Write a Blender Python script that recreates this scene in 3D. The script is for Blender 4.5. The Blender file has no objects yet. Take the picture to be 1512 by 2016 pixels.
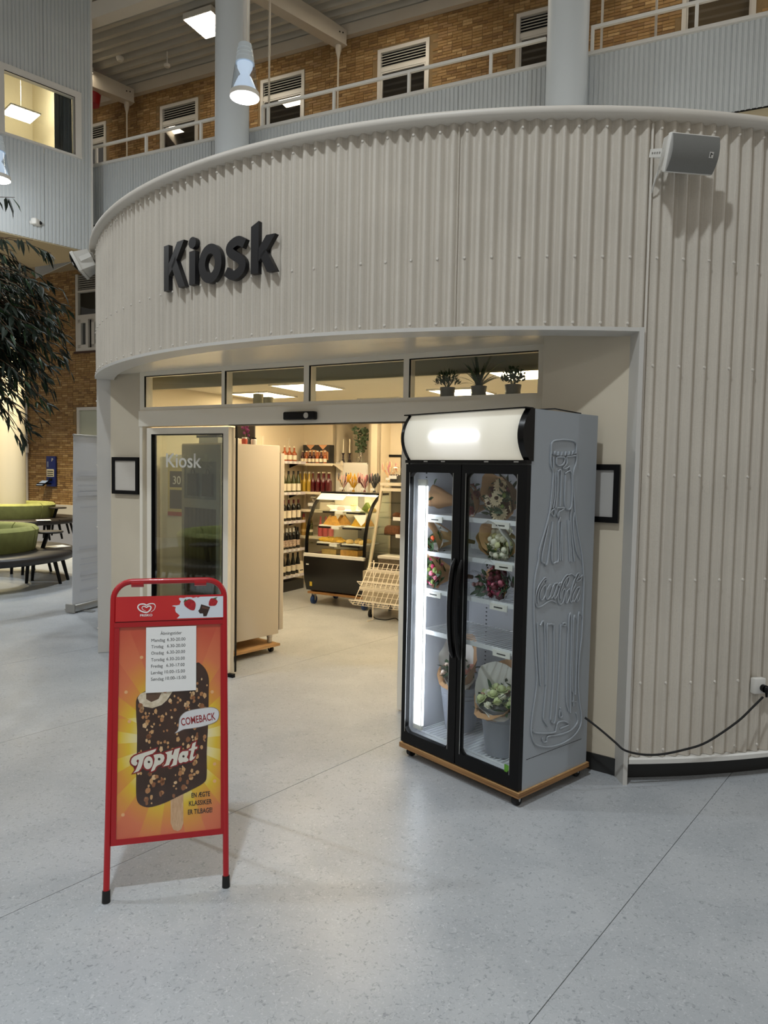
import bpy, bmesh, math, random
from math import sin, cos, pi, radians, atan2, sqrt, hypot
from mathutils import Vector, Matrix
random.seed(7)
SC = bpy.context.scene
COL = SC.collection

# ------------------------------------------------------------------ camera
_T, _R = radians(3.35), radians(1.03)
_f = Vector((0, cos(_T), -sin(_T))); _d = -Vector((0, sin(_T), cos(_T))); _r = Vector((1, 0, 0))
_r2 = cos(_R)*_r - sin(_R)*_d; _d2 = sin(_R)*_r + cos(_R)*_d
cam_data = bpy.data.cameras.new('camera'); cam = bpy.data.objects.new('camera', cam_data); COL.objects.link(cam)
cam.matrix_world = Matrix(((_r2.x, -_d2.x, -_f.x, 0), (_r2.y, -_d2.y, -_f.y, 0), (_r2.z, -_d2.z, -_f.z, 1.75), (0, 0, 0, 1)))
cam_data.sensor_fit = 'VERTICAL'; cam_data.sensor_height = 36.0; cam_data.lens = 1400/2016*36
cam_data.clip_start = 0.05; cam_data.clip_end = 120
SC.camera = cam
# ------------------------------------------------------------------ world, exposure
W = bpy.data.worlds.new('hall_ambience'); SC.world = W; W.use_nodes = True
W.node_tree.nodes['Background'].inputs[0].default_value = (1.0, 0.92, 0.80, 1)
W.node_tree.nodes['Background'].inputs[1].default_value = 0.26
SC.view_settings.view_transform = 'Standard'; SC.view_settings.look = 'None'
SC.view_settings.gamma = 1.0; SC.view_settings.use_curve_mapping = False
SC.view_settings.exposure = 0.0
P_PENDANT = 930.0       # watts per pendant lamp, downward
P_GLOW = 80.0         # watts escaping sideways through each pendant's glass
P_GALLERY = 26.0        # emission of gallery panels
P_SHOP = 20.0          # emission of shop ceiling panels
P_SPOT = 1050.0         # downlights under the left block

def c8(r, g, b):
    def l(x):
        x /= 255.0
        return x/12.92 if x <= 0.04045 else ((x+0.055)/1.055)**2.4
    return (l(r), l(g), l(b), 1.0)

# ------------------------------------------------------------------ materials
def mat(name, rgb, rough=0.5, metal=0.0, noise=0.0, nscale=20.0, bump=0.0, bscale=80.0, spec=0.5, coat=0.0, sss=None, trans=0.0, emit=0.0, emitc=None, rgb2=None, stretch=None):
    m = bpy.data.materials.new(name); m.use_nodes = True
    nt = m.node_tree; p = nt.nodes['Principled BSDF']
    p.inputs['Base Color'].default_value = c8(*rgb); p.inputs['Roughness'].default_value = rough
    p.inputs['Metallic'].default_value = metal; p.inputs['Specular IOR Level'].default_value = spec
    p.inputs['Coat Weight'].default_value = coat; p.inputs['Transmission Weight'].default_value = trans
    if emit:
        p.inputs['Emission Color'].default_value = c8(*(emitc or rgb)); p.inputs['Emission Strength'].default_value = emit
    if noise or rgb2:
        tc = nt.nodes.new('ShaderNodeTexCoord'); tx = nt.nodes.new('ShaderNodeTexNoise')
        tx.inputs['Scale'].default_value = nscale; tx.inputs['Detail'].default_value = 6
        if stretch:
            mp = nt.nodes.new('ShaderNodeMapping'); mp.inputs['Scale'].default_value = stretch
            nt.links.new(tc.outputs['Object'], mp.inputs[0]); nt.links.new(mp.outputs[0], tx.inputs[0])
        else: nt.links.new(tc.outputs['Object'], tx.inputs[0])
        mx = nt.nodes.new('ShaderNodeMix'); mx.data_type = 'RGBA'
        rp = nt.nodes.new('ShaderNodeMapRange'); rp.inputs[1].default_value = 0.32; rp.inputs[2].default_value = 0.68
        nt.links.new(tx.outputs[0], rp.inputs[0]); nt.links.new(rp.outputs[0], mx.inputs[0])
        b = c8(*rgb); k = 1-noise
        mx.inputs[6].default_value = b
        mx.inputs[7].default_value = c8(*rgb2) if rgb2 else (b[0]*k, b[1]*k, b[2]*k, 1)
        nt.links.new(mx.outputs[2], p.inputs['Base Color'])
    if bump:
        tc = nt.nodes.new('ShaderNodeTexCoord'); tx = nt.nodes.new('ShaderNodeTexNoise'); tx.inputs['Scale'].default_value = bscale
        nt.links.new(tc.outputs['Object'], tx.inputs[0])
        bn = nt.nodes.new('ShaderNodeBump'); bn.inputs['Strength'].default_value = bump; bn.inputs['Distance'].default_value = 0.01
        nt.links.new(tx.outputs[0], bn.inputs['Height']); nt.links.new(bn.outputs[0], p.inputs['Normal'])
    return m

def glass_sheet(name, tint=(1, 1, 1), f0=0.04, rough=0.0):
    m = bpy.data.materials.new(name); m.use_nodes = True; nt = m.node_tree
    for n in list(nt.nodes):
        if n.type != 'OUTPUT_MATERIAL': nt.nodes.remove(n)
    out = [n for n in nt.nodes if n.type == 'OUTPUT_MATERIAL'][0]
    ge = nt.nodes.new('ShaderNodeNewGeometry'); dp = nt.nodes.new('ShaderNodeVectorMath'); dp.operation = 'DOT_PRODUCT'
    nt.links.new(ge.outputs['Incoming'], dp.inputs[0]); nt.links.new(ge.outputs['Normal'], dp.inputs[1])
    def mth(op, a, b=None, v=None):
        n = nt.nodes.new('ShaderNodeMath'); n.operation = op
        nt.links.new(a, n.inputs[0])
        if b is not None: n.inputs[1].default_value = b
        return n.outputs[0]
    a = mth('ABSOLUTE', dp.outputs['Value'])
    n = nt.nodes.new('ShaderNodeMath'); n.operation = 'SUBTRACT'; n.inputs[0].default_value = 1.0; nt.links.new(a, n.inputs[1])
    pw = mth('POWER', n.outputs[0], 5.0); ml = mth('MULTIPLY', pw, 1-f0); fac = mth('ADD', ml, f0)
    tr = nt.nodes.new('ShaderNodeBsdfTransparent'); tr.inputs[0].default_value = (*tint, 1)
    gl = nt.nodes.new('ShaderNodeBsdfGlossy'); gl.inputs['Roughness'].default_value = rough
    mx = nt.nodes.new('ShaderNodeMixShader'); nt.links.new(fac, mx.inputs[0]); nt.links.new(tr.outputs[0], mx.inputs[1]); nt.links.new(gl.outputs[0], mx.inputs[2])
    nt.links.new(mx.outputs[0], out.inputs[0])
    return m

def emis(name, rgb, s):
    m = bpy.data.materials.new(name); m.use_nodes = True; nt = m.node_tree
    nt.nodes.remove(nt.nodes['Principled BSDF'])
    e = nt.nodes.new('ShaderNodeEmission'); e.inputs[0].default_value = c8(*rgb); e.inputs[1].default_value = s
    nt.links.new(e.outputs[0], [n for n in nt.nodes if n.type == 'OUTPUT_MATERIAL'][0].inputs[0])
    return m

def translucent(name, rgb, mix=0.5):
    m = bpy.data.materials.new(name); m.use_nodes = True; nt = m.node_tree
    nt.nodes.remove(nt.nodes['Principled BSDF'])
    d = nt.nodes.new('ShaderNodeBsdfDiffuse'); t = nt.nodes.new('ShaderNodeBsdfTranslucent'); x = nt.nodes.new('ShaderNodeMixShader')
    d.inputs[0].default_value = c8(*rgb); t.inputs[0].default_value = c8(*rgb); x.inputs[0].default_value = mix
    nt.links.new(d.outputs[0], x.inputs[1]); nt.links.new(t.outputs[0], x.inputs[2])
    nt.links.new(x.outputs[0], [n for n in nt.nodes if n.type == 'OUTPUT_MATERIAL'][0].inputs[0])
    return m

# ------------------------------------------------------------------ mesh builder
class MB:
    def __init__(s): s.v = []; s.f = []; s.m = []
    def add(s, vs, fs, mi=0, T=None):
        o = len(s.v)
        s.v += [tuple(T @ Vector(p)) for p in vs] if T is not None else [tuple(p) for p in vs]
        s.f += [[i+o for i in q] for q in fs]; s.m += [mi]*len(fs); return s
    def box(s, x0, x1, y0, y1, z0, z1, mi=0, T=None):
        v = [(x0, y0, z0), (x1, y0, z0), (x1, y1, z0), (x0, y1, z0), (x0, y0, z1), (x1, y0, z1), (x1, y1, z1), (x0, y1, z1)]
        return s.add(v, [[0, 3, 2, 1], [4, 5, 6, 7], [0, 1, 5, 4], [1, 2, 6, 5], [2, 3, 7, 6], [3, 0, 4, 7]], mi, T)
    def rbox(s, x0, x1, y0, y1, z0, z1, b=0.01, seg=2, mi=0, T=None):
        bm = bmesh.new(); bmesh.ops.create_cube(bm, size=1)
        for q in bm.verts: q.co = Vector(((x0+x1)/2+q.co.x*(x1-x0), (y0+y1)/2+q.co.y*(y1-y0), (z0+z1)/2+q.co.z*(z1-z0)))
        bmesh.ops.bevel(bm, geom=bm.edges[:], offset=b, segments=seg, profile=0.5, affect='EDGES')
        bm.verts.index_update()
        s.add([q.co.copy() for q in bm.verts], [[q.index for q in f.verts] for f in bm.faces], mi, T); bm.free(); return s
    def quad(s, a, b, c, d, mi=0): return s.add([a, b, c, d], [[0, 1, 2, 3]], mi)
    def cyl(s, p0, p1, r0, r1=None, n=12, mi=0, caps=True):
        r1 = r0 if r1 is None else r1
        p0 = Vector(p0); p1 = Vector(p1); z = (p1-p0).normalized()
        x = z.orthogonal().normalized(); y = z.cross(x)
        vs = []
        for p, r in ((p0, r0), (p1, r1)):
            for k in range(n):
                a = 2*pi*k/n; vs.append(p+(x*cos(a)+y*sin(a))*r)
        fs = [[k, (k+1) % n, n+(k+1) % n, n+k] for k in range(n)]
        if caps: fs += [list(range(n))[::-1], list(range(n, 2*n))]
        return s.add(vs, fs, mi)
    def tube(s, pts, r, n=6, mi=0, closed=False, flat=None):
        pts = [Vector(p) for p in pts]; N = len(pts); vs = []; x = None
        for i, p in enumerate(pts):
            a = pts[(i-1) % N] if (closed or i > 0) else p
            b = pts[(i+1) % N] if (closed or i < N-1) else p
            t = (b-a)
            t = t.normalized() if t.length > 1e-9 else Vector((0, 0, 1))
            if x is None: x = t.orthogonal().normalized()
            x = (x-t*x.dot(t)); x = x.normalized() if x.length > 1e-6 else t.orthogonal().normalized()
            y = t.cross(x); rr = r[i] if isinstance(r, (list, tuple)) else r
            for k in range(n):
                q = 2*pi*k/n; vs.append(p+(x*cos(q)+y*sin(q))*rr)
        fs = []
        for i in range(N if closed else N-1):
            j = (i+1) % N
            for k in range(n): fs.append([i*n+k, i*n+(k+1) % n, j*n+(k+1) % n, j*n+k])
        if not closed: fs += [list(range(n))[::-1], [(N-1)*n+k for k in range(n)]]
        return s.add(vs, fs, mi)
    def lathe(s, prof, n=16, o=(0, 0, 0), mi=0, mis=None):
        vs = []; fs = []; ms = []
        for r, z in prof:
            for k in range(n):
                a = 2*pi*k/n; vs.append((o[0]+r*cos(a), o[1]+r*sin(a), o[2]+z))
        for i in range(len(prof)-1):
            for k in range(n): fs.append([i*n+k, i*n+(k+1) % n, (i+1)*n+(k+1) % n, (i+1)*n+k]); ms.append(mis[i] if mis else mi)
        o0 = len(s.v); s.v += vs; s.f += [[i+o0 for i in q] for q in fs]; s.m += ms
        if prof[0][0] > 1e-4: s.f.append([o0+k for k in range(n)][::-1]); s.m.append(mis[0] if mis else mi)
        if prof[-1][0] > 1e-4: s.f.append([o0+(len(prof)-1)*n+k for k in range(n)]); s.m.append(mis[-1] if mis else mi)
        return s
    def prism(s, poly, d0, d1, fn, mi=0):
        """extrude a 2-d outline; fn(u, v, d) -> 3-d point"""
        n = len(poly)
        vs = [fn(u, v, d0) for u, v in poly]+[fn(u, v, d1) for u, v in poly]
        fs = [list(range(n))[::-1], list(range(n, 2*n))]+[[k, (k+1) % n, n+(k+1) % n, n+k] for k in range(n)]
        return s.add(vs, fs, mi)
    def ball(s, c, r, n=10, m=6, sc=(1, 1, 1), mi=0):
        prof = [(max(1e-5, sin(pi*i/m)), -cos(pi*i/m)) for i in range(m+1)]
        vs = []; fs = []
        for pr, pz in prof:
            for k in range(n):
                a = 2*pi*k/n; vs.append((c[0]+r*sc[0]*pr*cos(a), c[1]+r*sc[1]*pr*sin(a), c[2]+r*sc[2]*pz))
        for i in range(m):
            for k in range(n): fs.append([i*n+k, i*n+(k+1) % n, (i+1)*n+(k+1) % n, (i+1)*n+k])
        return s.add(vs, fs, mi)
    def mesh(s, name, mats, smooth=30, recalc=True):
        me = bpy.data.meshes.new(name); me.from_pydata(s.v, [], s.f)
        mats = mats if isinstance(mats, (list, tuple)) else [mats]
        for q in mats: me.materials.append(q)
        if len(mats) > 1: me.polygons.foreach_set('material_index', s.m)
        if recalc:
            bm = bmesh.new(); bm.from_mesh(me); bmesh.ops.recalc_face_normals(bm, faces=bm.faces); bm.to_mesh(me); bm.free()
        me.update()
        if smooth:
            me.shade_smooth(); me.set_sharp_from_angle(angle=radians(smooth))
        return me
    def build(s, name, mats, parent=None, loc=None, rz=0.0, smooth=30, recalc=True, label=None, rot=None):
        o = bpy.data.objects.new(name, s.mesh(name, mats, smooth, recalc)); COL.objects.link(o)
        if parent: o.parent = parent
        if loc: o.location = loc
        if rz: o.rotation_euler = (0, 0, rz)
        if rot: o.rotation_euler = rot
        if label: o['label'] = label
        return o

def tag(o, label, cat, group=None):
    o['label'] = label; o['category'] = cat
    if group: o['group'] = group
    return o
def thing(name, label, cat, loc=(0, 0, 0), rz=0.0, group=None):
    o = bpy.data.objects.new(name, None); COL.objects.link(o); o.location = loc; o.rotation_euler = (0, 0, rz); o.empty_display_size = 0.1
    return tag(o, label, cat, group)
def struct(name, loc=(0, 0, 0), rz=0.0):
    o = bpy.data.objects.new(name, None); COL.objects.link(o); o.location = loc; o.rotation_euler = (0, 0, rz); o['kind'] = 'structure'; o.empty_display_size = 0.1
    return o
def inst(name, me, parent=None, loc=(0, 0, 0), rot=(0, 0, 0), scale=(1, 1, 1)):
    o = bpy.data.objects.new(name, me); COL.objects.link(o); o.parent = parent; o.location = loc; o.rotation_euler = rot; o.scale = scale
    return o
def dup(root, loc, rz=0.0, label=None, group=None, rot=None, scale=None):
    r = root.copy(); COL.objects.link(r); r.location = loc; r.rotation_euler = rot or (0, 0, rz)
    if scale: r.scale = (scale,)*3
    if label: r['label'] = label
    if group: r['group'] = group
    for ch in list(root.children):
        c = ch.copy(); COL.objects.link(c); c.parent = r
        for g in list(ch.children):
            d = g.copy(); COL.objects.link(d); d.parent = c
    return r
def stuff(o): o['kind'] = 'stuff'; return o
def text(name, body, size, m, parent, M4, ext=0.0004, align='LEFT', sx=1.0, offset=0.0, shear=0.0):
    cu = bpy.data.curves.new(name, 'FONT'); cu.body = body; cu.size = size; cu.extrude = ext; cu.align_x = align; cu.offset = offset; cu.shear = shear
    cu.resolution_u = 3
    t = bpy.data.objects.new(name, cu); COL.objects.link(t)
    bpy.context.view_layer.update()
    me = bpy.data.meshes.new_from_object(t.evaluated_get(bpy.context.evaluated_depsgraph_get()))
    bpy.data.objects.remove(t); bpy.data.curves.remove(cu)
    me.materials.clear(); me.materials.append(m)
    if sx != 1: me.transform(Matrix.Diagonal((sx, 1, 1, 1)))
    me.transform(M4)
    o = bpy.data.objects.new(name, me); COL.objects.link(o); o.parent = parent
    return o
def frame4(o, x, y):
    """matrix with origin o and in-plane axes x (text right) and y (text up)"""
    x = Vector(x).normalized(); y = Vector(y).normalized(); z = x.cross(y); o = Vector(o)
    return Matrix(((x.x, y.x, z.x, o.x), (x.y, y.y, z.y, o.y), (x.z, y.z, z.z, o.z), (0, 0, 0, 1)))

# frames of reference: kiosk front (s, d), gallery (s, c), left block (s, y), drum (theta, R)
E1 = Vector((.879, -.477, 0)); E2 = Vector((.477, .879, 0)); D0 = Vector((-1.264, 5.904, 0)); RS = atan2(-.477, .879)
def S(s, d, z=0.0): return D0+E1*s+E2*d+Vector((0, 0, z))
GA = Vector((.9056, -.4242, 0)); GN = Vector((.4242, .9056, 0)); RG = atan2(-.4242, .9056)
def G(s, c, z=0.0): return GA*s+GN*c+Vector((0, 0, z))
LA = Vector((.695, .719, 0)); LY = Vector((-.719, .695, 0)); RL = atan2(.719, .695)
def L(s, y, z=0.0): return LA*s+LY*y+Vector((0, 0, z))
DC = Vector((1.18, 8.05, 0)); DR = 4.10
def Dp(th, R, z=0.0):
    t = radians(th); return Vector((DC.x+R*sin(t), DC.y-R*cos(t), z))

# ------------------------------------------------------------------ palette
M = {}
M['white'] = mat('white_lacquer', (222, 220, 214), .45)
M['trim'] = mat('white_aluminium', (205, 202, 196), .4)
M['frame_grey'] = mat('grey_aluminium', (150, 148, 142), .42, noise=.05, nscale=3)
M['cream'] = mat('cream_plaster', (212, 201, 180), .8, noise=.05, nscale=2.5)
M['shopwall'] = mat('warm_white_wall', (222, 210, 186), .75, noise=.04, nscale=2)
M['black'] = mat('black_plastic', (7, 7, 8), .45, spec=.22)
M['blackgloss'] = mat('black_enamel', (7, 7, 8), .25, spec=.3)
M['dark'] = mat('dark_skirting', (42, 42, 41), .55, noise=.15, nscale=8)
M['chrome'] = mat('brushed_steel', (206, 204, 198), .34, metal=.75, noise=.1, nscale=30, stretch=(1, 1, 12))
M['alu'] = mat('silver_aluminium', (190, 190, 188), .35, metal=.9)
M['glass'] = glass_sheet('window_glass', (.96, .98, .97))
M['glassdark'] = glass_sheet('tinted_glass', (.90, .93, .91), .11)
M['glassrefl'] = glass_sheet('mirroring_glass', (.9, .9, .9), .13)
M['void'] = mat('dark_room', (10, 10, 11), .9)
M['paper'] = mat('white_paper', (236, 236, 234), .7)
M['red'] = mat('red_enamel', (176, 8, 22), .3, coat=.3)
M['wood'] = mat('plywood_face', (196, 158, 108), .6, rgb2=(168, 128, 82), nscale=6, stretch=(1, 14, 14))
M['plyedge'] = mat('plywood_edge', (170, 126, 76), .65, rgb2=(112, 78, 44), nscale=3, stretch=(.6, .6, 60))
M['rubber'] = mat('black_rubber', (18, 18, 18), .7)
M['leaf'] = mat('green_leaf', (50, 80, 42), .6, rgb2=(28, 52, 26), nscale=9)
M['leafdark'] = mat('dark_leaf', (34, 50, 34), .65, rgb2=(18, 30, 20), nscale=9)
M['stem'] = mat('brown_stem', (84, 62, 40), .7)

# traced outlines of prints and reliefs (metres, in the plane of their panel)
BOTTLE_LINES=[[(0.2961,1.9309),(0.2144,1.9213),(0.1904,1.903),(0.1896,1.8639),(0.1856,1.829),(0.1923,1.7856),(0.2115,1.7553),(0.2106,1.6895),(0.203,1.6106),(0.1906,1.5405),(0.1586,1.4539),(0.1135,1.3514),(0.109,1.2993),(0.0849,1.214),(0.0779,1.1275),(0.0844,0.9956),(0.0959,0.9062),(0.114,0.7707),(0.1267,0.6617),(0.1166,0.5743),(0.0994,0.4885),(0.0894,0.4014),(0.1065,0.3436),(0.1446,0.3027),(0.25,0.2675),(0.3738,0.2556),(0.485,0.2716),(0.5484,0.3146),(0.5584,0.3704),(0.5306,0.4726),(0.5121,0.5911),(0.5157,0.7238),(0.5332,0.8448),(0.5345,0.9869),(0.5359,1.1284),(0.5235,1.2236),(0.5053,1.3091),(0.4763,1.3851),(0.4376,1.4974),(0.4158,1.5985),(0.3989,1.6986),(0.3955,1.7574),(0.4194,1.8076),(0.422,1.8439),(0.4172,1.8709),(0.4149,1.9115),(0.3809,1.9281),(0.2961,1.9309)],[(0.1981,1.8685),(0.205,1.8495),(0.2198,1.8491),(0.2203,1.8666),(0.2278,1.865),(0.2317,1.8476),(0.2496,1.8464),(0.2516,1.864),(0.2591,1.8634),(0.2631,1.8459),(0.2827,1.8455),(0.2847,1.8642),(0.2923,1.8635),(0.2962,1.8468),(0.316,1.8473),(0.318,1.8669),(0.3256,1.8663),(0.3297,1.8495),(0.3496,1.8509),(0.3516,1.8698),(0.3593,1.87),(0.3634,1.8531),(0.3835,1.8555),(0.3857,1.8726),(0.3934,1.8738),(0.3975,1.8586),(0.4145,1.8636)],[(0.2085,1.8383),(0.215,1.7728)],[(0.2383,1.8347),(0.2402,1.7996),(0.2736,1.7914),(0.3061,1.8053),(0.3075,1.8364),(0.2383,1.8347)],[(0.324,1.8413),(0.3337,1.8058),(0.297,1.7785),(0.3276,1.7772),(0.3578,1.7884),(0.3637,1.766)],[(0.3287,1.8396),(0.4123,1.8481)],[(0.2159,1.7553),(0.2188,1.6456),(0.2039,1.5666)],[(0.2337,1.7555),(0.2366,1.6454),(0.2231,1.5662)],[(0.2544,1.7584),(0.2551,1.663),(0.2439,1.5657)],[(0.2544,1.7584),(0.2829,1.7588),(0.2856,1.5738)],[(0.3184,1.7503),(0.38,1.7536),(0.3904,1.5735),(0.3281,1.5765),(0.3249,1.7432)],[(0.1977,1.5448),(0.2337,1.5615),(0.2344,1.5217),(0.1977,1.5448)],[(0.2529,1.5655),(0.3241,1.5658),(0.2944,1.5512),(0.2722,1.5429),(0.2706,1.5162),(0.2544,1.5389),(0.2529,1.5655)],[(0.1838,1.4749),(0.1373,1.3061),(0.1605,1.2781),(0.1851,1.2808),(0.2229,1.4867)],[(0.2224,1.4955),(0.2259,1.2912),(0.2596,1.2754),(0.2857,1.296),(0.2733,1.467),(0.2888,1.5156)],[(0.3023,1.491),(0.3017,1.2814)],[(0.3116,1.488),(0.3201,1.2801)],[(0.3603,1.4999),(0.3921,1.2704)],[(0.3715,1.495),(0.4081,1.2675)],[(0.3912,1.5607),(0.3853,1.4991),(0.4244,1.3142),(0.4366,1.2691)],[(0.4192,1.5391),(0.4127,1.4616),(0.4473,1.3312),(0.4941,1.2772)],[(0.1158,0.9652),(0.1431,0.766),(0.1604,0.6241),(0.132,0.7856),(0.1158,0.9652)],[(0.1411,0.9486),(0.1775,0.9483),(0.2047,0.6202)],[(0.2572,0.4178),(0.275,0.6529),(0.2642,0.9098),(0.2521,0.9385),(0.2146,0.9435),(0.2008,0.9228),(0.2113,0.6643),(0.1928,0.4503),(0.2042,0.4296)],[(0.324,0.931),(0.3213,0.6445),(0.3036,0.4029),(0.2653,0.4068)],[(0.3395,0.9308),(0.3595,0.9337),(0.3773,0.924),(0.3603,0.9188),(0.3397,0.9271)],[(0.4276,0.4274),(0.3991,0.5368),(0.3985,0.9379),(0.427,0.9389),(0.4355,0.6239),(0.4444,0.4143)],[(0.4701,0.9428),(0.4461,0.9412),(0.4513,0.5739),(0.4671,0.5235),(0.4749,0.4459)],[(0.5182,0.9576),(0.4906,0.9544),(0.4894,0.6142),(0.4874,0.51)],[(0.0992,0.4036),(0.1265,0.3748),(0.2919,0.336),(0.3137,0.3588),(0.3278,0.3835),(0.3826,0.3806),(0.4352,0.3499),(0.3532,0.3451)],[(0.187,0.3333),(0.2031,0.3066),(0.2331,0.3039),(0.2393,0.3281),(0.355,0.3118),(0.4663,0.3142),(0.5214,0.3496),(0.5019,0.4019)],[(0.197,0.4266),(0.2363,0.3858)],[(0.3467,0.4633),(0.3683,0.4119),(0.3417,0.4131),(0.3441,0.4545)],[(0.4486,0.4798),(0.4982,0.4649)]]
LOGO_LINES=[[(0.1817,1.1716),(0.1861,1.1856),(0.1804,1.1964),(0.1667,1.1997),(0.1422,1.1854),(0.1167,1.1612),(0.0983,1.1325),(0.0915,1.1027),(0.0946,1.0739),(0.1089,1.0519),(0.1357,1.0488),(0.1657,1.0557),(0.2025,1.0682),(0.2369,1.0696),(0.2762,1.0538)],[(0.1808,1.1902),(0.1624,1.1857),(0.1399,1.1652),(0.1212,1.1384),(0.1113,1.1026),(0.1163,1.0694)],[(0.1772,1.1607),(0.1508,1.1478),(0.1352,1.1247),(0.1349,1.0981),(0.1457,1.0826),(0.1639,1.091),(0.1797,1.112),(0.1836,1.1364),(0.1775,1.1555)],[(0.1822,1.1303),(0.2022,1.1387),(0.2219,1.1576)],[(0.2255,1.1531),(0.2217,1.1596),(0.205,1.1508),(0.1859,1.1237),(0.1856,1.0969),(0.195,1.0814),(0.2151,1.0897),(0.2312,1.1109)],[(0.2845,1.1601),(0.2565,1.1585),(0.2369,1.1353),(0.2245,1.1074),(0.2291,1.0861),(0.2462,1.0906),(0.2658,1.1158),(0.2813,1.1541)],[(0.2881,1.1577),(0.2724,1.1235),(0.2599,1.0954),(0.2608,1.0786),(0.2779,1.0873),(0.291,1.1048)],[(0.2923,1.1468),(0.2987,1.1588),(0.3093,1.1589),(0.3065,1.1454),(0.2961,1.1422)],[(0.3664,1.1334),(0.3583,1.1491),(0.366,1.1718),(0.3833,1.1873),(0.3931,1.1758),(0.3854,1.1508),(0.3664,1.1334)],[(0.45,1.1816),(0.4119,1.1999),(0.3865,1.1966),(0.3682,1.1982),(0.3402,1.1825),(0.3168,1.1529),(0.2974,1.1168),(0.2922,1.0837),(0.2972,1.0557),(0.3158,1.041),(0.3403,1.051),(0.3532,1.0794),(0.3589,1.1065),(0.3508,1.1222),(0.3333,1.1133),(0.3203,1.0892),(0.318,1.0661)],[(0.3833,1.1873),(0.3586,1.1746),(0.335,1.147),(0.3155,1.1108),(0.3123,1.0731)],[(0.3982,1.1197),(0.3769,1.109),(0.3655,1.0845),(0.365,1.0611),(0.3716,1.0412),(0.3874,1.0523),(0.4041,1.0805),(0.4026,1.1064),(0.3963,1.1199)],[(0.4035,1.0913),(0.4214,1.1003),(0.4562,1.14)],[(0.4866,1.198),(0.4679,1.1952),(0.4434,1.1671),(0.4233,1.1302),(0.4107,1.0927),(0.409,1.0585),(0.4174,1.0404),(0.4352,1.0536)],[(0.4588,1.1592),(0.4766,1.175),(0.4867,1.1958)],[(0.4589,1.1571),(0.4741,1.1535),(0.5002,1.1599),(0.5196,1.1844),(0.4993,1.1752),(0.4693,1.1713)],[(0.4989,1.1187),(0.4725,1.1168),(0.4475,1.0976),(0.4306,1.0692),(0.4358,1.0427),(0.4575,1.0533),(0.4819,1.0855),(0.4989,1.1187)],[(0.5009,1.1163),(0.486,1.0808),(0.4726,1.0517),(0.4773,1.0371),(0.4951,1.0537),(0.4996,1.075)]]
TOPHAT=[[(0.0834,0.5395),(0.0866,0.5506),(0.0966,0.559),(0.1122,0.5645),(0.1833,0.5823),(0.18,0.5729),(0.1687,0.5634),(0.1529,0.5589),(0.1405,0.5553),(0.1338,0.5467),(0.1285,0.5242),(0.1219,0.5065),(0.113,0.497),(0.093,0.4919),(0.1018,0.5014),(0.1094,0.519),(0.1148,0.5391),(0.1136,0.5438),(0.108,0.5443),(0.1047,0.5377),(0.1093,0.5316),(0.1064,0.5238),(0.1015,0.5201),(0.0937,0.5226),(0.0857,0.5301)],[(0.1691,0.5233),(0.1669,0.5157),(0.1632,0.5093),(0.1584,0.5048),(0.1529,0.5025),(0.1473,0.5027),(0.1422,0.5054),(0.1379,0.5103),(0.1351,0.5169),(0.1338,0.5246),(0.1343,0.5327),(0.1365,0.5403),(0.1401,0.5467),(0.1449,0.5513),(0.1504,0.5536),(0.156,0.5534),(0.1612,0.5507),(0.1654,0.5458),(0.1683,0.5392),(0.1696,0.5314)],[(0.1722,0.5574),(0.1847,0.5598),(0.2007,0.5608),(0.2133,0.554),(0.2163,0.5422),(0.2123,0.5287),(0.201,0.5181),(0.1897,0.5145),(0.1829,0.5093),(0.1773,0.4971),(0.1694,0.4932),(0.1622,0.492),(0.1659,0.5027),(0.1737,0.5227),(0.1769,0.5408)],[(0.2182,0.564),(0.2487,0.5708),(0.2443,0.5538),(0.2489,0.5506),(0.2568,0.5737),(0.2792,0.5789),(0.2742,0.5607),(0.2686,0.5332),(0.2652,0.5103),(0.2389,0.5038),(0.2479,0.5164),(0.2524,0.5346),(0.2467,0.5374),(0.2398,0.5264),(0.2342,0.5118),(0.2102,0.5076),(0.2204,0.5188),(0.226,0.5391),(0.2259,0.5553)],[(0.2709,0.533),(0.2765,0.5535),(0.2881,0.563),(0.3125,0.5634),(0.3114,0.5483),(0.3056,0.5371),(0.3126,0.5296),(0.3126,0.5226),(0.3022,0.5177),(0.2918,0.5197),(0.2814,0.5148),(0.2744,0.5188)],[(0.3136,0.5691),(0.3241,0.573),(0.3287,0.5914),(0.3439,0.5991),(0.3393,0.5776),(0.3498,0.5775),(0.3475,0.5688),(0.3381,0.5672),(0.3312,0.542),(0.3335,0.5348),(0.344,0.5429),(0.3359,0.53),(0.3231,0.5206),(0.3161,0.5246),(0.3195,0.543),(0.3241,0.5636),(0.3141,0.5644)]]
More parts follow.
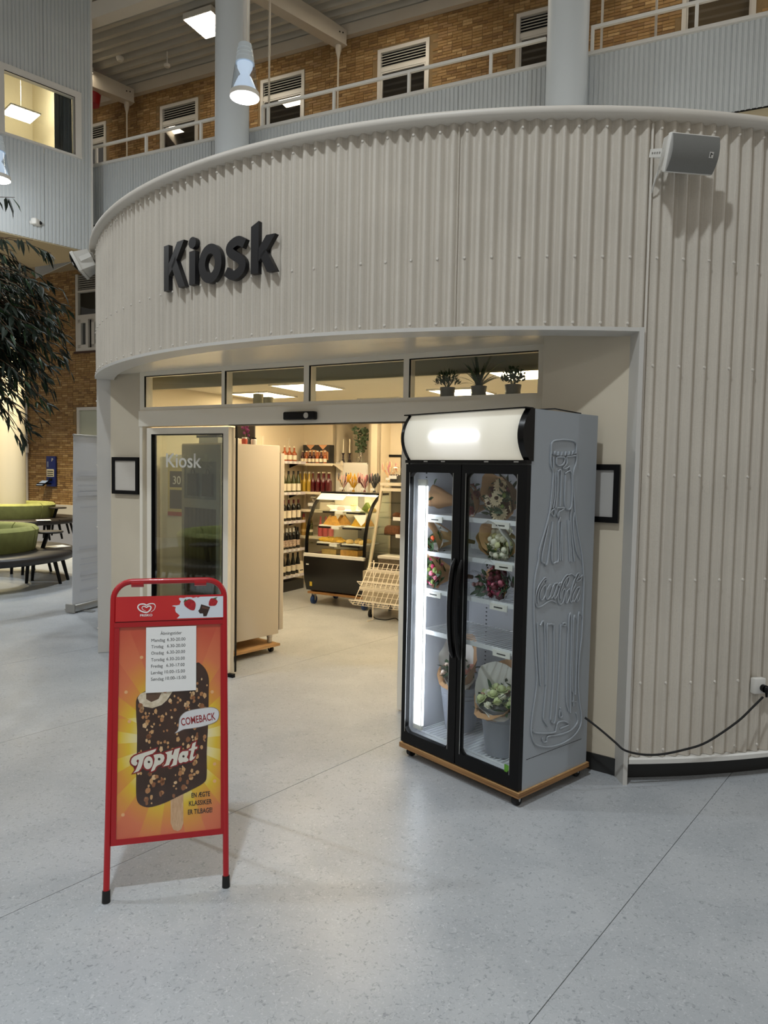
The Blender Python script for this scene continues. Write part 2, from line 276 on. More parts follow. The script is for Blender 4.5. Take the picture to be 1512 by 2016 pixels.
TOPHOLES=[[(0.1589,0.5309),(0.1586,0.5294),(0.158,0.5281),(0.1569,0.5271),(0.1556,0.5265),(0.1542,0.5264),(0.1527,0.5268),(0.1514,0.5276),(0.1503,0.5287),(0.1496,0.5301),(0.1494,0.5317),(0.1496,0.5331),(0.1502,0.5344),(0.1513,0.5354),(0.1526,0.536),(0.1541,0.5361),(0.1555,0.5357),(0.1569,0.5349),(0.1579,0.5338),(0.1586,0.5324)],[(0.1999,0.5389),(0.1997,0.5373),(0.199,0.5359),(0.1978,0.5348),(0.1963,0.5342),(0.1947,0.5341),(0.1931,0.5345),(0.1916,0.5353),(0.1905,0.5366),(0.1897,0.5381),(0.1894,0.5398),(0.1897,0.5414),(0.1904,0.5428),(0.1916,0.5439),(0.193,0.5446),(0.1946,0.5447),(0.1963,0.5443),(0.1977,0.5434),(0.1989,0.5421),(0.1997,0.5406)],[(0.297,0.542),(0.2968,0.5406),(0.2961,0.5394),(0.2951,0.5384),(0.2938,0.5379),(0.2924,0.5378),(0.2909,0.5381),(0.2896,0.5389),(0.2886,0.54),(0.2879,0.5413),(0.2877,0.5428),(0.2879,0.5442),(0.2886,0.5455),(0.2896,0.5464),(0.2909,0.547),(0.2923,0.5471),(0.2938,0.5467),(0.2951,0.546),(0.2961,0.5449),(0.2967,0.5435)]]
ICE=[(0.1041,0.7957),(0.1008,0.7399),(0.1058,0.6571),(0.1054,0.5345),(0.1049,0.4132),(0.1134,0.3722),(0.1394,0.3536),(0.1694,0.3506),(0.2196,0.3619),(0.2702,0.3813),(0.3316,0.4062),(0.3772,0.4288),(0.3876,0.4589),(0.3875,0.5525),(0.3937,0.678),(0.3958,0.8052),(0.3958,0.8587),(0.383,0.8959),(0.3618,0.9206),(0.3427,0.9259),(0.2673,0.8978),(0.1849,0.8494),(0.1443,0.8246)]
CREAM=[(0.1062,0.7935),(0.1161,0.8096),(0.1403,0.8185),(0.247,0.8121),(0.2246,0.7777),(0.2021,0.7582),(0.1655,0.7481),(0.1329,0.7565),(0.1145,0.7722)]
CREAM2=[(0.1404,0.8123),(0.2017,0.8085),(0.1896,0.7841),(0.1611,0.7734),(0.1406,0.7872)]
STICK=[(0.2417,0.38),(0.2926,0.3955),(0.2932,0.2735),(0.2852,0.2501),(0.271,0.2436),(0.2527,0.2516),(0.2424,0.2788)]
BUBBLE=[(0.259,0.6398),(0.2685,0.6495),(0.2732,0.6629),(0.2745,0.6822),(0.2771,0.6986),(0.2846,0.7105),(0.2997,0.722),(0.3244,0.7287),(0.3646,0.733),(0.3995,0.7349),(0.4206,0.7307),(0.4332,0.7214),(0.4374,0.7071),(0.4346,0.689),(0.4261,0.677),(0.4065,0.6686),(0.3648,0.6591),(0.3233,0.6551),(0.2931,0.6532),(0.2754,0.6462)]
SPLASH=[(0.4565,1.2078),(0.4563,1.1168),(0.262,1.1175),(0.2699,1.1254),(0.2739,1.1307),(0.2646,1.1392),(0.2579,1.1449),(0.2552,1.1559),(0.2578,1.1667),(0.2485,1.1697),(0.2419,1.1713),(0.2485,1.1738),(0.2617,1.1734),(0.2736,1.1758),(0.2789,1.1907),(0.2735,1.195),(0.2708,1.2019),(0.2735,1.2059),(0.2908,1.2041),(0.3027,1.2072),(0.3215,1.2073),(0.3295,1.2037),(0.3456,1.2074),(0.3483,1.2038),(0.3591,1.2077)]
STRAW1=[(0.2922,1.1807),(0.2962,1.1916),(0.3081,1.1974),(0.3228,1.197),(0.3349,1.189),(0.3403,1.1779),(0.339,1.1614),(0.3337,1.1506),(0.319,1.1524),(0.3056,1.1611),(0.2949,1.171)]
STRAW2=[(0.3962,1.1693),(0.3969,1.1858),(0.4037,1.1981),(0.4132,1.1992),(0.4322,1.189),(0.4308,1.1779),(0.424,1.1684),(0.4104,1.1668)]
LEAF1=[(0.2895,1.1849),(0.2921,1.193),(0.2974,1.1998),(0.3015,1.1955),(0.3188,1.2019),(0.3095,1.196),(0.3028,1.1927),(0.2962,1.1888)]
LEAF2=[(0.4132,1.1992),(0.42,1.2018),(0.4336,1.2049),(0.4254,1.1975),(0.4295,1.1932),(0.42,1.1963)]
CHOC=[(0.3632,1.1751),(0.4016,1.1622),(0.3861,1.1234),(0.3727,1.1232),(0.3713,1.1356),(0.3578,1.1361),(0.3511,1.1473),(0.3578,1.1553)]
CHOC2=[(0.3686,1.1674),(0.3969,1.1582),(0.3942,1.1528),(0.3659,1.1578)]
HEART=[(0.1555,1.1484),(0.1679,1.157),(0.1726,1.1658),(0.1735,1.1758),(0.1676,1.183),(0.1571,1.1843),(0.1475,1.1826),(0.1375,1.1784),(0.1293,1.1827),(0.1179,1.1835),(0.1084,1.1808),(0.1033,1.173),(0.1058,1.164),(0.1135,1.1558),(0.1249,1.1504),(0.1355,1.1476),(0.144,1.1498),(0.1526,1.1575),(0.1563,1.1664),(0.1543,1.1724),(0.1486,1.1741),(0.1428,1.1718),(0.1376,1.1689),(0.1314,1.1731),(0.1247,1.1733),(0.12,1.1695),(0.1205,1.1645),(0.1258,1.1584),(0.1363,1.1536)]

# =================================================================== STRUCTURE
# ---- floor: grey marbled linoleum laid in 1.81 m sheets with fine welded seams
def floor_mat():
    m = bpy.data.materials.new('marbled_linoleum'); m.use_nodes = True; nt = m.node_tree; p = nt.nodes['Principled BSDF']
    p.inputs['Roughness'].default_value = .33; p.inputs['Specular IOR Level'].default_value = .42
    tc = nt.nodes.new('ShaderNodeTexCoord')
    def nz(sc, det, dist=0.0):
        n = nt.nodes.new('ShaderNodeTexNoise'); n.inputs['Scale'].default_value = sc; n.inputs['Detail'].default_value = det
        n.inputs['Distortion'].default_value = dist; nt.links.new(tc.outputs['Object'], n.inputs[0]); return n
    def ramp(n, a, b):
        r = nt.nodes.new('ShaderNodeMapRange'); r.inputs[1].default_value = a; r.inputs[2].default_value = b; nt.links.new(n.outputs[0], r.inputs[0]); return r
    def mix(f, a, b):
        x = nt.nodes.new('ShaderNodeMix'); x.data_type = 'RGBA'; nt.links.new(f.outputs[0], x.inputs[0])
        for i, q in ((6, a), (7, b)):
            if isinstance(q, tuple): x.inputs[i].default_value = q
            else: nt.links.new(q.outputs[2], x.inputs[i])
        return x
    a = mix(ramp(nz(2.2, 5, .6), .35, .65), c8(178, 181, 184), c8(164, 168, 172))
    b = mix(ramp(nz(42, 6, 1.6), .57, .70), a, c8(140, 144, 148))
    d = mix(ramp(nz(55, 5, 2.2), .56, .72), b, c8(194, 197, 199))
    e = mix(ramp(nz(95, 3, .8), .68, .80), d, c8(104, 108, 112))
    nt.links.new(e.outputs[2], p.inputs['Base Color'])
    rr = nt.nodes.new('ShaderNodeMapRange'); rr.inputs[3].default_value = .27; rr.inputs[4].default_value = .40
    n2 = nz(6, 4); nt.links.new(n2.outputs[0], rr.inputs[0]); nt.links.new(rr.outputs[0], p.inputs['Roughness'])
    return m
M['floor'] = floor_mat(); M['seam'] = mat('seam_thread', (112, 114, 114), .6)
FD = Vector((.633, .774, 0)); FN = Vector((.774, -.633, 0))
fl = MB().box(-14, 8, -6, 34, -.03, -.004, T=Matrix(((FN.x, FD.x, 0, 0), (FN.y, FD.y, 0, 0), (0, 0, 1, 0), (0, 0, 0, 1)))).build('floor', M['seam']); fl['kind'] = 'structure'
TF = Matrix(((FN.x, FD.x, 0, 0), (FN.y, FD.y, 0, 0), (0, 0, 1, 0), (0, 0, 0, 1)))
for k in range(-7, 5):
    n0 = -.99+1.81*k
    MB().box(n0+.0018, n0+1.81-.0018, -6, 34, -.004, 0, T=TF).build('floor_sheet', M['floor'], fl, smooth=0)

# ---- curved kiosk front
def corr_mat():
    m = mat('perforated_corrugated_sheet', (208, 200, 187), .5, noise=.10, nscale=2.2)
    nt = m.node_tree; p = nt.nodes['Principled BSDF']
    tc = nt.nodes.new('ShaderNodeTexCoord'); vo = nt.nodes.new('ShaderNodeTexVoronoi'); vo.inputs['Scale'].default_value = 190; vo.inputs['Randomness'].default_value = .25
    nt.links.new(tc.outputs['Object'], vo.inputs[0])
    rp = nt.nodes.new('ShaderNodeMapRange'); rp.inputs[1].default_value = .16; rp.inputs[2].default_value = .40; rp.inputs[3].default_value = .62
    nt.links.new(vo.outputs['Distance'], rp.inputs[0])
    src = p.inputs['Base Color'].links[0].from_socket
    mx = nt.nodes.new('ShaderNodeMix'); mx.data_type = 'RGBA'; mx.blend_type = 'MULTIPLY'; mx.inputs[0].default_value = 1
    nt.links.new(src, mx.inputs[6]); nt.links.new(rp.outputs[0], mx.inputs[7]); nt.links.new(mx.outputs[2], p.inputs['Base Color'])
    return m
M['corr'] = corr_mat()
M['corrblue'] = mat('blue_grey_corrugated_sheet', (188, 192, 193), .42, noise=.06, nscale=1.5)
M['rimwhite'] = mat('cream_white_rim', (214, 208, 198), .45)
PW = 1.041
def drum_panel(t0, t1, z0, z1, parent):
    m = MB(); n = max(2, int(round((t1-t0)/PW*14)))
    for i in range(n+1):
        t = t0+(t1-t0)*i/n; r = DR+.0155*cos(2*pi*(t-3.9)/PW)
        m.v += [tuple(Dp(t, r, z0)), tuple(Dp(t, r, z1))]
    m.f = [[2*i, 2*i+2, 2*i+3, 2*i+1] for i in range(n)]; m.m = [0]*n
    o = m.build('corrugated_panel', M['corr'], parent, smooth=85)
    # rivets on the crests, every second wave
    rv = MB(); ks = [k for k in range(-90, 70) if t0+.25 < 3.9+2*k*PW < t1-.1]
    rows = [z for z in (.195, .58, 1.165, 1.75, 2.35, 2.575, 2.93, 3.615) if z0+.01 < z < z1]
    if z0 < 1: rows = [z for z in rows if z != 2.575]
    for k in ks:
        for z in rows:
            t = 3.9+2*k*PW; p = Dp(t, DR+.0150, z); q = Dp(t, DR+.022, z)
            rv.cyl(p, q, .0092, .0055, 8)
    if rv.v: stuff(rv.build('rivet', M['rimwhite'], parent, smooth=60))
def arc_sweep(m, prof, t0, t1, step=1.0, mi=0, closed=True):
    n = max(2, int(abs(t1-t0)/step)); k = len(prof); o = len(m.v)
    for i in range(n+1):
        t = t0+(t1-t0)*i/n
        m.v += [tuple(Dp(t, r, z)) for r, z in prof]
    for i in range(n):
        for j in range(k if closed else k-1):
            a = o+i*k+j; b = o+i*k+(j+1) % k; m.f.append([a, a+k, b+k, b]); m.m.append(mi)
    if closed:
        m.f.append([o+j for j in range(k)]); m.f.append([o+n*k+j for j in range(k)][::-1]); m.m += [mi, mi]
    return m
wf = struct('wall_front')
sm = [-68.2, -53.9, -39.7, -25.5, -11.3, 3.05]
for a, b in zip(sm, sm[1:]): drum_panel(a, b, 2.552, 3.66, wf)
for a, b in zip([3.05, 17.3, 31.5, 45.7], [17.3, 31.5, 45.7, 60]): drum_panel(a, b, .152, 3.66, wf)
drum_panel(-96, -70.2, .152, 3.66, wf)
for t in (-53.9, -39.7, -25.5, -11.3): MB().tube([Dp(t, DR+.004, 2.556), Dp(t, DR+.004, 3.64)], .004, 5).build('seam_bead', M['corr'], wf)
for t in (17.3, 31.5): MB().tube([Dp(t, DR+.004, .16), Dp(t, DR+.004, 3.64)], .004, 5).build('seam_bead', M['corr'], wf)
MB().tube([Dp(3.25, DR+.006, .16), Dp(3.25, DR+.006, 3.64)], .0075, 6).build('seam_bead', M['rimwhite'], wf)
arc_sweep(MB(), [(4.0, 3.66), (4.145, 3.66), (4.162, 3.668), (4.168, 3.686), (4.162, 3.702), (4.14, 3.71), (4.0, 3.71)], -98, 62).build('rim_cap', M['rimwhite'], wf, smooth=60)
arc_sweep(MB(), [(3.96, 2.532), (4.125, 2.532), (4.125, 2.553), (3.96, 2.553)], -68.2, 2.75).build('fascia_lip', M['trim'], wf)
arc_sweep(MB(), [(4.0, .112), (4.115, .112), (4.125, .118), (4.125, .142), (4.115, .15), (4.0, .15)], 3.2, 62).build('ledge_trim', M['white'], wf)
arc_sweep(MB(), [(4.02, 0), (4.035, 0), (4.035, .112), (4.02, .112)], 3.0, 62).build('plinth', M['dark'], wf)
pm = MB()
a, b = Dp(3.05, 4.135), Dp(2.7, 4.135); c_, d_ = Dp(2.7, 3.95), Dp(3.05, 3.95)
pm.add([a, b, c_, d_]+[p+Vector((0, 0, 2.553)) for p in (a, b, c_, d_)], [[0, 1, 2, 3], [4, 5, 6, 7], [0, 1, 5, 4], [1, 2, 6, 5], [2, 3, 7, 6], [3, 0, 4, 7]])
pm.build('door_post', M['trim'], wf)
pm = MB(); arc_sweep(pm, [(3.97, 0.003), (4.11, 0.003), (4.11, 2.54), (3.97, 2.54)], -70.2, -68.55, .4).build('door_post', M['trim'], wf, smooth=50)
arc_sweep(MB(), [(4.05, 0), (4.09, 0), (4.09, 3.62), (4.05, 3.62)], 60, 264, 4).build('drum_shell', M['cream'], wf, smooth=60)
MB().add([Dp(t, 4.04, 3.6) for t in range(0, 360, 6)]+[Dp(t, 4.04, 3.56) for t in range(0, 360, 6)], [list(range(60)), list(range(60, 120))[::-1]]+[[i, (i+1) % 60, 60+(i+1) % 60, 60+i] for i in range(60)]).build('drum_roof', M['cream'], wf, smooth=0)

# ---- recess: soffit, side walls
ce = MB(); pts = [Dp(t, 4.0, 2.578) for t in [-68.5+71.5*i/36 for i in range(37)]]+[Vector((1.42, 4.03, 2.578)), Vector((.95, 4.36, 2.578)), S(2.62, 0, 2.578), S(-1.02, 0, 2.578), Vector((-2.56, 6.60, 2.578))]
ce.add(pts, [list(range(len(pts)))[::-1]]); ce.add([p+Vector((0, 0, .05)) for p in pts], [list(range(len(pts)))])
so = ce.build('ceiling_recess', mat('soffit_panel', (226, 220, 206), .26, noise=.04, nscale=2), smooth=0); so['kind'] = 'structure'
dl = MB().lathe([(.028, 0), (.05, 0), (.05, -.006), (.043, -.009), (.03, -.009), (.028, -.002)], 16).build('downlight', M['trim'], so, loc=S(.02, -.75, 2.578))
MB().lathe([(0, .004), (.028, .004)], 12).build('downlight_lens', mat('frosted_lens', (210, 208, 200), .3), so, loc=S(.02, -.75, 2.572))
def wallq(m, a, b, z0, z1, th, side=1):
    a = Vector(a); b = Vector(b); t = (b-a).normalized(); n = Vector((t.y, -t.x, 0))*th*side
    v = [a+Vector((0, 0, z0)), b+Vector((0, 0, z0)), b+n+Vector((0, 0, z0)), a+n+Vector((0, 0, z0))]
    v += [p+Vector((0, 0, z1-z0)) for p in v]
    return m.add(v, [[0, 1, 2, 3], [4, 5, 6, 7], [0, 1, 5, 4], [1, 2, 6, 5], [2, 3, 7, 6], [3, 0, 4, 7]])
wr = MB(); A1 = Vector((1.40, 4.03, 0)); A2 = Vector((.95, 4.36, 0)); A3 = S(2.60, 0.02)
wallq(wr, A1, A2, 0, 2.578, .04, 1); wallq(wr, A2, A3, 0, 2.578, .04, 1)
wr = wr.build('wall_recess_right', M['cream'], smooth=0); wr['kind'] = 'structure'
bq = MB(); t_ = (A2-A1).normalized(); nn = Vector((-t_.y, t_.x, 0)); nn = nn if nn.dot(Vector((0, -1, 0))) > 0 else -nn
wallq(bq, A1+nn*.008, A2+nn*.008, 0, .1, .008, 1 if True else -1)
bq = bq.build('baseboard_recess_right', M['dark'], smooth=0); bq['kind'] = 'structure'
wl = MB(); B1 = Dp(-68.7, 4.0); B2 = S(-1.03, 0)
wallq(wl, B1, B2, 0, 2.578, .04, -1)
wl = wl.build('wall_recess_left', M['cream'], smooth=0); wl['kind'] = 'structure'
bl = MB(); t_ = (B2-B1).normalized(); nn = Vector((t_.y, -t_.x, 0)); nn = nn if nn.y < 0 else -nn
wallq(bl, B1+nn*.008, B2+nn*.008, 0, .1, .008, -1)
bl = bl.build('baseboard_recess_left', M['dark'], smooth=0); bl['kind'] = 'structure'

# ---- glazed shop front (local frame: x = s, y = d)
d1 = struct('door_1', D0, RS); MT = mat('door_frame_paint', (238, 231, 216), .42)
MB().box(-1.02, 2.62, -.06, .06, 2.10, 2.235).build('header', MT, d1)
MB().box(-1.02, 2.62, -.045, .05, 2.235, 2.268).build('sill_rail', MT, d1)
MB().box(-1.02, 2.62, -.045, .05, 2.54, 2.578).build('head_rail', MT, d1)
mull = [(-1.02, -.965), (-.08, -.045), (.74, .79), (1.60, 1.645), (2.575, 2.62)]
for a, b in mull: MB().box(a, b, -.045, .05, 2.268, 2.54).build('mullion', MT, d1)
for (a, b), (c, d) in zip(mull, mull[1:]):
    MB().box(b-.005, c+.005, -.003, .003, 2.262, 2.546).build('pane', M['glass'], d1, smooth=0)
    MB().box(b, b+.006, -.046, -.03, 2.268, 2.54).box(b, c, -.046, -.03, 2.534, 2.54).build('gasket', M['black'], d1, smooth=0)
MB().box(-1.02, -.985, -.05, .06, 0, 2.10).build('side_post', MT, d1); MB().box(2.585, 2.62, -.05, .06, 0, 2.10).build('side_post', MT, d1)
def leaf(x0, x1, y, nm='door_leaf'):
    f = MB().box(x0, x0+.055, y-.02, y+.02, .012, 2.085).box(x1-.055, x1, y-.02, y+.02, .012, 2.085).box(x0+.055, x1-.055, y-.02, y+.02, 2.03, 2.085).box(x0+.055, x1-.055, y-.02, y+.02, .012, .10).build(nm, MT, d1)
    MB().box(x0+.05, x1-.05, y-.003, y+.003, .09, 2.04).build('pane', M['glassdark'], f, smooth=0)
    MB().box(x0+.055, x0+.063, y-.022, y+.022, .10, 2.03).box(x1-.063, x1-.055, y-.022, y+.022, .10, 2.03).box(x0+.06, x1-.06, y-.022, y+.022, 2.024, 2.03).build('gasket', M['black'], f, smooth=0)
    return f
leaf(-.985, -.02, .035, 'fixed_panel'); lf = leaf(-.93, 0.0, -.03)
leaf(1.62, 2.585, .035, 'fixed_panel'); leaf(1.60, 2.53, -.03)
MB().box(-.004, .006, .045, .06, .02, 2.10).build('jamb_seal', M['black'], d1)
MB().box(.0, .06, -.05, -.02, 0, .03).box(-.06, .0, -.04, -.02, .0, .012).build('floor_guide', M['black'], d1)
MB().box(0, 1.62, -.05, .055, 2.094, 2.1).build('track_seal', M['black'], d1)
M['frost'] = mat('frosted_lettering', (222, 222, 216), .6)
text('glass_lettering', 'Kiosk', .172, M['frost'], d1, frame4((-.725, -.0345, 1.745), (1, 0, 0), (0, 0, 1)), ext=.0003, sx=1.04, offset=.002)
sen = thing('motion_sensor', 'black bar motion sensor above the open sliding door', 'sensor', S(.74, -.06, 2.155), RS)
MB().rbox(-.145, .145, -.055, 0, -.032, .032, .012, 3).build('housing', M['blackgloss'], sen)
MB().lathe([(0, 0), (.022, 0), (.022, .004), (0, .004)], 14).build('lens', M['chrome'], sen, loc=(.075, -.056, 0), rot=(pi/2, 0, 0))

# ---- shop interior shell
def polyslab(pts, z0, z1): return MB().add([Vector((p.x, p.y, z0)) for p in pts]+[Vector((p.x, p.y, z1)) for p in pts], [list(range(len(pts))), [len(pts)+i for i in range(len(pts))][::-1]]+[[i, (i+1) % len(pts), len(pts)+(i+1) % len(pts), len(pts)+i] for i in range(len(pts))])
SH = [(-1.02, .1), (-1.3, .12), (-2.3, 1.02), (-2.3, 4.30), (-1.735, 4.30), (-1.735, 4.8), (-1.165, 4.8), (-1.165, 4.30), (-.985, 4.30), (-.985, 4.62), (3.0, 4.62), (3.0, .6), (2.62, .1)]
names = ['shop_corner', 'shop_left_near', 'shop_left', 'shop_back_left', 'niche_left', 'niche_back', 'niche_right', 'pier', 'pier_side', 'shop_back', 'shop_right', 'shop_right_near']
for (a, b), nm in zip(zip(SH, SH[1:]), names):
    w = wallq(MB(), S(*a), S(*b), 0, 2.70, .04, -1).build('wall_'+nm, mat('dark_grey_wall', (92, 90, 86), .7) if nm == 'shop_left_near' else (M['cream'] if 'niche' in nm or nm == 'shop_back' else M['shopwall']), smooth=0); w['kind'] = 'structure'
cs = polyslab([S(*p) for p in SH[:1]+SH[1:]], 2.68, 2.72).build('ceiling_shop', mat('white_ceiling_tile', (226, 220, 206), .8), smooth=0); cs['kind'] = 'structure'
bh = MB().box(-1.25, 2.6, .30, .34, 2.47, 2.68).build('trim_1', mat('bulkhead_grey', (150, 148, 132), .8), loc=D0, rz=RS); bh['kind'] = 'structure'
M['panelglow'] = emis('panel_glow_warm', (255, 230, 186), P_SHOP)
cp = None
for i, (s, d) in enumerate([(-1.75, 2.62), (-.70, 2.08), (-.55, 3.75), (.75, 3.1), (1.9, 1.95), (2.1, 3.6), (.5, 1.1), (-1.2, .92)]):  # last panel is added out of sight to light the storage cabinet
    lab = ['shop ceiling light panel over the wine shelves', 'shop ceiling light panel behind the two candles', 'shop ceiling light panel above the bread cabinet', 'shop ceiling light panel right of the display counters', 'shop ceiling light panel behind the potted plants', 'shop ceiling light panel in the far right of the shop', 'shop ceiling light panel just inside the sliding door', 'shop ceiling light panel above the tall beige fridge'][i]
    if cp is None:
        cp = thing('ceiling_light', lab, 'light', S(s, d, 2.68), RS, 'square ceiling lights in the shop')
        MB().box(-.31, .31, -.31, -.29, -.02, 0).box(-.31, .31, .29, .31, -.02, 0).box(-.31, -.29, -.29, .29, -.02, 0).box(.29, .31, -.29, .29, -.02, 0).build('frame', M['white'], cp)
        MB().box(-.29, .29, -.29, .29, -.016, -.006).build('diffuser', M['panelglow'], cp, smooth=0)
    else: dup(cp, S(s, d, 2.68), RS, lab)

# ---- gallery: parapet, railing, slab
def corrflat(x0, x1, z0, z1, y, ph=0.0, p=.076):
    m = MB(); xs = []; k0 = int((x0-ph)/p)-1
    prof = [(0, 0), (.046, 0), (.054, .016), (.068, .016)]
    k = k0
    while ph+k*p < x1+p:
        for dx, dy in prof: xs.append((ph+k*p+dx, y+dy))
        k += 1
    xs = [q for q in xs if x0 < q[0] < x1]; xs = [(x0, y)]+xs+[(x1, y)]
    for x, yy in xs: m.v += [(x, yy, z0), (x, yy, z1)]
    n = len(xs)-1; m.f = [[2*i, 2*i+2, 2*i+3, 2*i+1] for i in range(n)]; m.m = [0]*n
    return m
wg = struct('wall_gallery', (0, 0, 0), RG)
x = -15.0
while x < 1.3:
    corrflat(x+.002, x+1.062, 7.15, 8.41, 12.0).build('corrugated_panel', M['corrblue'], wg, smooth=30)
    MB().box(x-.004, x+.004, 11.996, 12.01, 7.15, 8.41).build('seam_bead', M['corrblue'], wg, smooth=0); x += 1.064
MB().box(-15, 2.3, 11.95, 12.10, 8.41, 8.465).build('coping', M['trim'], wg)
MB().box(-15, 2.3, 12.03, 12.08, 7.15, 8.41).build('parapet_core', M['void'], wg)
M['soffit'] = mat('beige_soffit', (176, 162, 132), .8, noise=.06, nscale=1)
MB().box(-13.2, 2.3, 12.06, 16.0, 6.62, 7.15).build('gallery_slab', M['soffit'], wg)
gr = thing('gallery_railing', 'white steel railing along the top of the blue-grey gallery parapet', 'railing', (0, 0, 0), RG)
for a, b in ((-15, -9.25), (-8.45, -2.85), (-2.13, 2.0)):
    MB().box(a, b, 12.0, 12.05, 8.835, 8.885).build('handrail', M['white'], gr)
    MB().box(a, a+.05, 12.0, 12.05, 8.465, 8.835).build('post', M['white'], gr)
for s in (-12.9, -11.44, -9.96, -8.3, -6.82, -5.29, -3.78, -.58, .9): MB().box(s-.025, s+.025, 12.0, 12.05, 8.465, 8.835).build('post', M['white'], gr)

# ---- brick wall behind the gallery with windows
M['mortar'] = mat('pale_mortar', (140, 116, 80), .9, noise=.2, nscale=6)
BT = [mat('tan_brick', c, .85, noise=.22, nscale=14) for c in ((170, 136, 88), (160, 126, 78), (150, 115, 70), (188, 156, 108), (136, 104, 66), (166, 132, 90))]
WIN = [(-18.1+3.41*k, 1.34, 8.5, 11.88) for k in range(6)]
LOWW = (-18.05, 1.34, 5.22, 7.55); LOWD = (-18.02, 1.1, 0, 3.52)
wb = MB()
holes = WIN+[LOWW, LOWD]
def hole(x0, x1, z0, z1):
    return any(x1 > a+.0 and x0 < a+w and z1 > b and z0 < t for a, w, b, t in holes)
# mortar backing in cells around the openings
xs = sorted({-22.0, 2.6}|{a for a, w, b, t in holes}|{a+w for a, w, b, t in holes}); zs = sorted({0, 12.7}|{b for a, w, b, t in holes}|{t for a, w, b, t in holes})
for i in range(len(xs)-1):
    for j in range(len(zs)-1):
        if not hole(xs[i]+.001, xs[i+1]-.001, zs[j]+.001, zs[j+1]-.001): wb.quad((xs[i], 16, zs[j]), (xs[i+1], 16, zs[j]), (xs[i+1], 16, zs[j+1]), (xs[i], 16, zs[j+1]))
for a, w, b, t in holes:   # reveals
    wb.quad((a, 16, b), (a, 16.2, b), (a, 16.2, t), (a, 16, t)); wb.quad((a+w, 16, b), (a+w, 16.2, b), (a+w, 16.2, t), (a+w, 16, t)); wb.quad((a, 16, t), (a+w, 16, t), (a+w, 16.2, t), (a, 16.2, t))
wbk = wb.build('wall_back', M['mortar'], loc=(0, 0, 0), rz=RG, smooth=0, recalc=False); wbk['kind'] = 'structure'
rb = random.Random(3); allb = []
CH, BL = .0667, .240
for iz in range(int(.5/CH), int(12.5/CH)):
    z = iz*CH; up = z > 8.3; lo = z < 7.7
    if not (up or lo): continue
    x0, x1 = (-17.6, 1.9) if up else (-20.6, -16.6)
    x = x0-(BL/2 if iz % 2 else 0)
    while x < x1:
        bl_ = BL if rb.random() > .18 else BL/2
        if not hole(x, x+bl_-.012, z, z+CH-.012): allb.append((x, z, bl_-.012, rb.choice((0, 0, 1, 1, 2, 2, 3, 4, 5)), rb.uniform(-.003, .004)))
        x += bl_
def bscore(b):
    p = G(b[0], 16, b[1]); c = Vector((0, 0, 1.75)); q = p-c
    px = 756+1400*q.x/q.y; py = 927-1400*q.z/q.y
    zmin = 8.55+(16-12)/12*6.75
    return (q.y if (0 < px < 1500 and 0 < py and b[1] > 10.3 and b[2] > .2) else 99)
order = sorted(range(len(allb)), key=lambda i: bscore(allb[i])); singles = set(order[:300])
bm_ = {}
for k in range(6):
    m = MB().box(0, BL-.012, -.012, .02, 0, CH-.012); bm_[k] = m.mesh('brick', BT[k], 0)
rest = MB()
for i, (x, z, ln, k, off) in enumerate(allb):
    if i in singles: inst('brick', bm_[k], wbk, (x, 16+off, z))
    else:
        y0 = 15.988+off; o = len(rest.v)
        rest.v += [(x, y0, z), (x+ln, y0, z), (x+ln, y0, z+CH-.012), (x, y0, z+CH-.012), (x, 16.01, z), (x+ln, 16.01, z), (x+ln, 16.01, z+CH-.012), (x, 16.01, z+CH-.012)]
        rest.f += [[o, o+1, o+2, o+3], [o+3, o+2, o+6, o+7], [o+1, o+5, o+6, o+2], [o, o+3, o+7, o+4], [o, o+4, o+5, o+1]]; rest.m += [k]*5
stuff(rest.build('bricks', BT, wbk, smooth=0, recalc=False))

def gwin(n, s0, w, z0, z1, louv=True, lit=False):
    r = struct('window_%d' % n, G(s0, 16.0, 0), RG)
    f = .085
    MB().box(0, f, -.03, .08, z0, z1).box(w-f, w, -.03, .08, z0, z1).box(f, w-f, -.03, .08, z1-f, z1).build('frame', M['trim'], r)
    zt = z1-.44 if louv else z1-f
    if louv:
        MB().box(f, w-f, -.02, .08, zt-.10, zt).build('transom', M['trim'], r)
        for k in range(5):
            z = zt+.035+k*.064
            MB().add([(f, -.01, z-.02), (w-f, -.01, z-.02), (w-f, .04, z+.025), (f, .04, z+.025), (f, -.003, z-.026), (w-f, -.003, z-.026), (w-f, .047, z+.019), (f, .047, z+.019)], [[0, 1, 2, 3], [4, 5, 6, 7], [0, 1, 5, 4], [1, 2, 6, 5], [2, 3, 7, 6], [3, 0, 4, 7]]).build('slat', M['trim'], r)
        MB().box(f, w-f, .06, .08, zt, z1-f).build('louvre_back', M['void'], r)
        zt -= .10
    MB().box(f, f+.035, -.01, .05, z0, zt).box(w-f-.035, w-f, -.01, .05, z0, zt).box(f, w-f, -.01, .05, zt-.035, zt).build('casement', M['trim'], r)
    MB().box(f+.03, w-f-.03, .018, .026, z0, zt-.03).build('pane', M['glassrefl'], r, smooth=0)
    MB().box(.01, w-.01, .12, .16, z0, z1-.01).build('room_behind', mat('dim_room', (120, 104, 78), .9) if lit else M['void'], r, smooth=0)
    return r
for k, (s0, w, z0, z1) in enumerate(WIN): gwin(k+1, s0, w, z0, z1, True, k == 5)
w7 = struct('window_7', G(LOWW[0], 16, 0), RG)
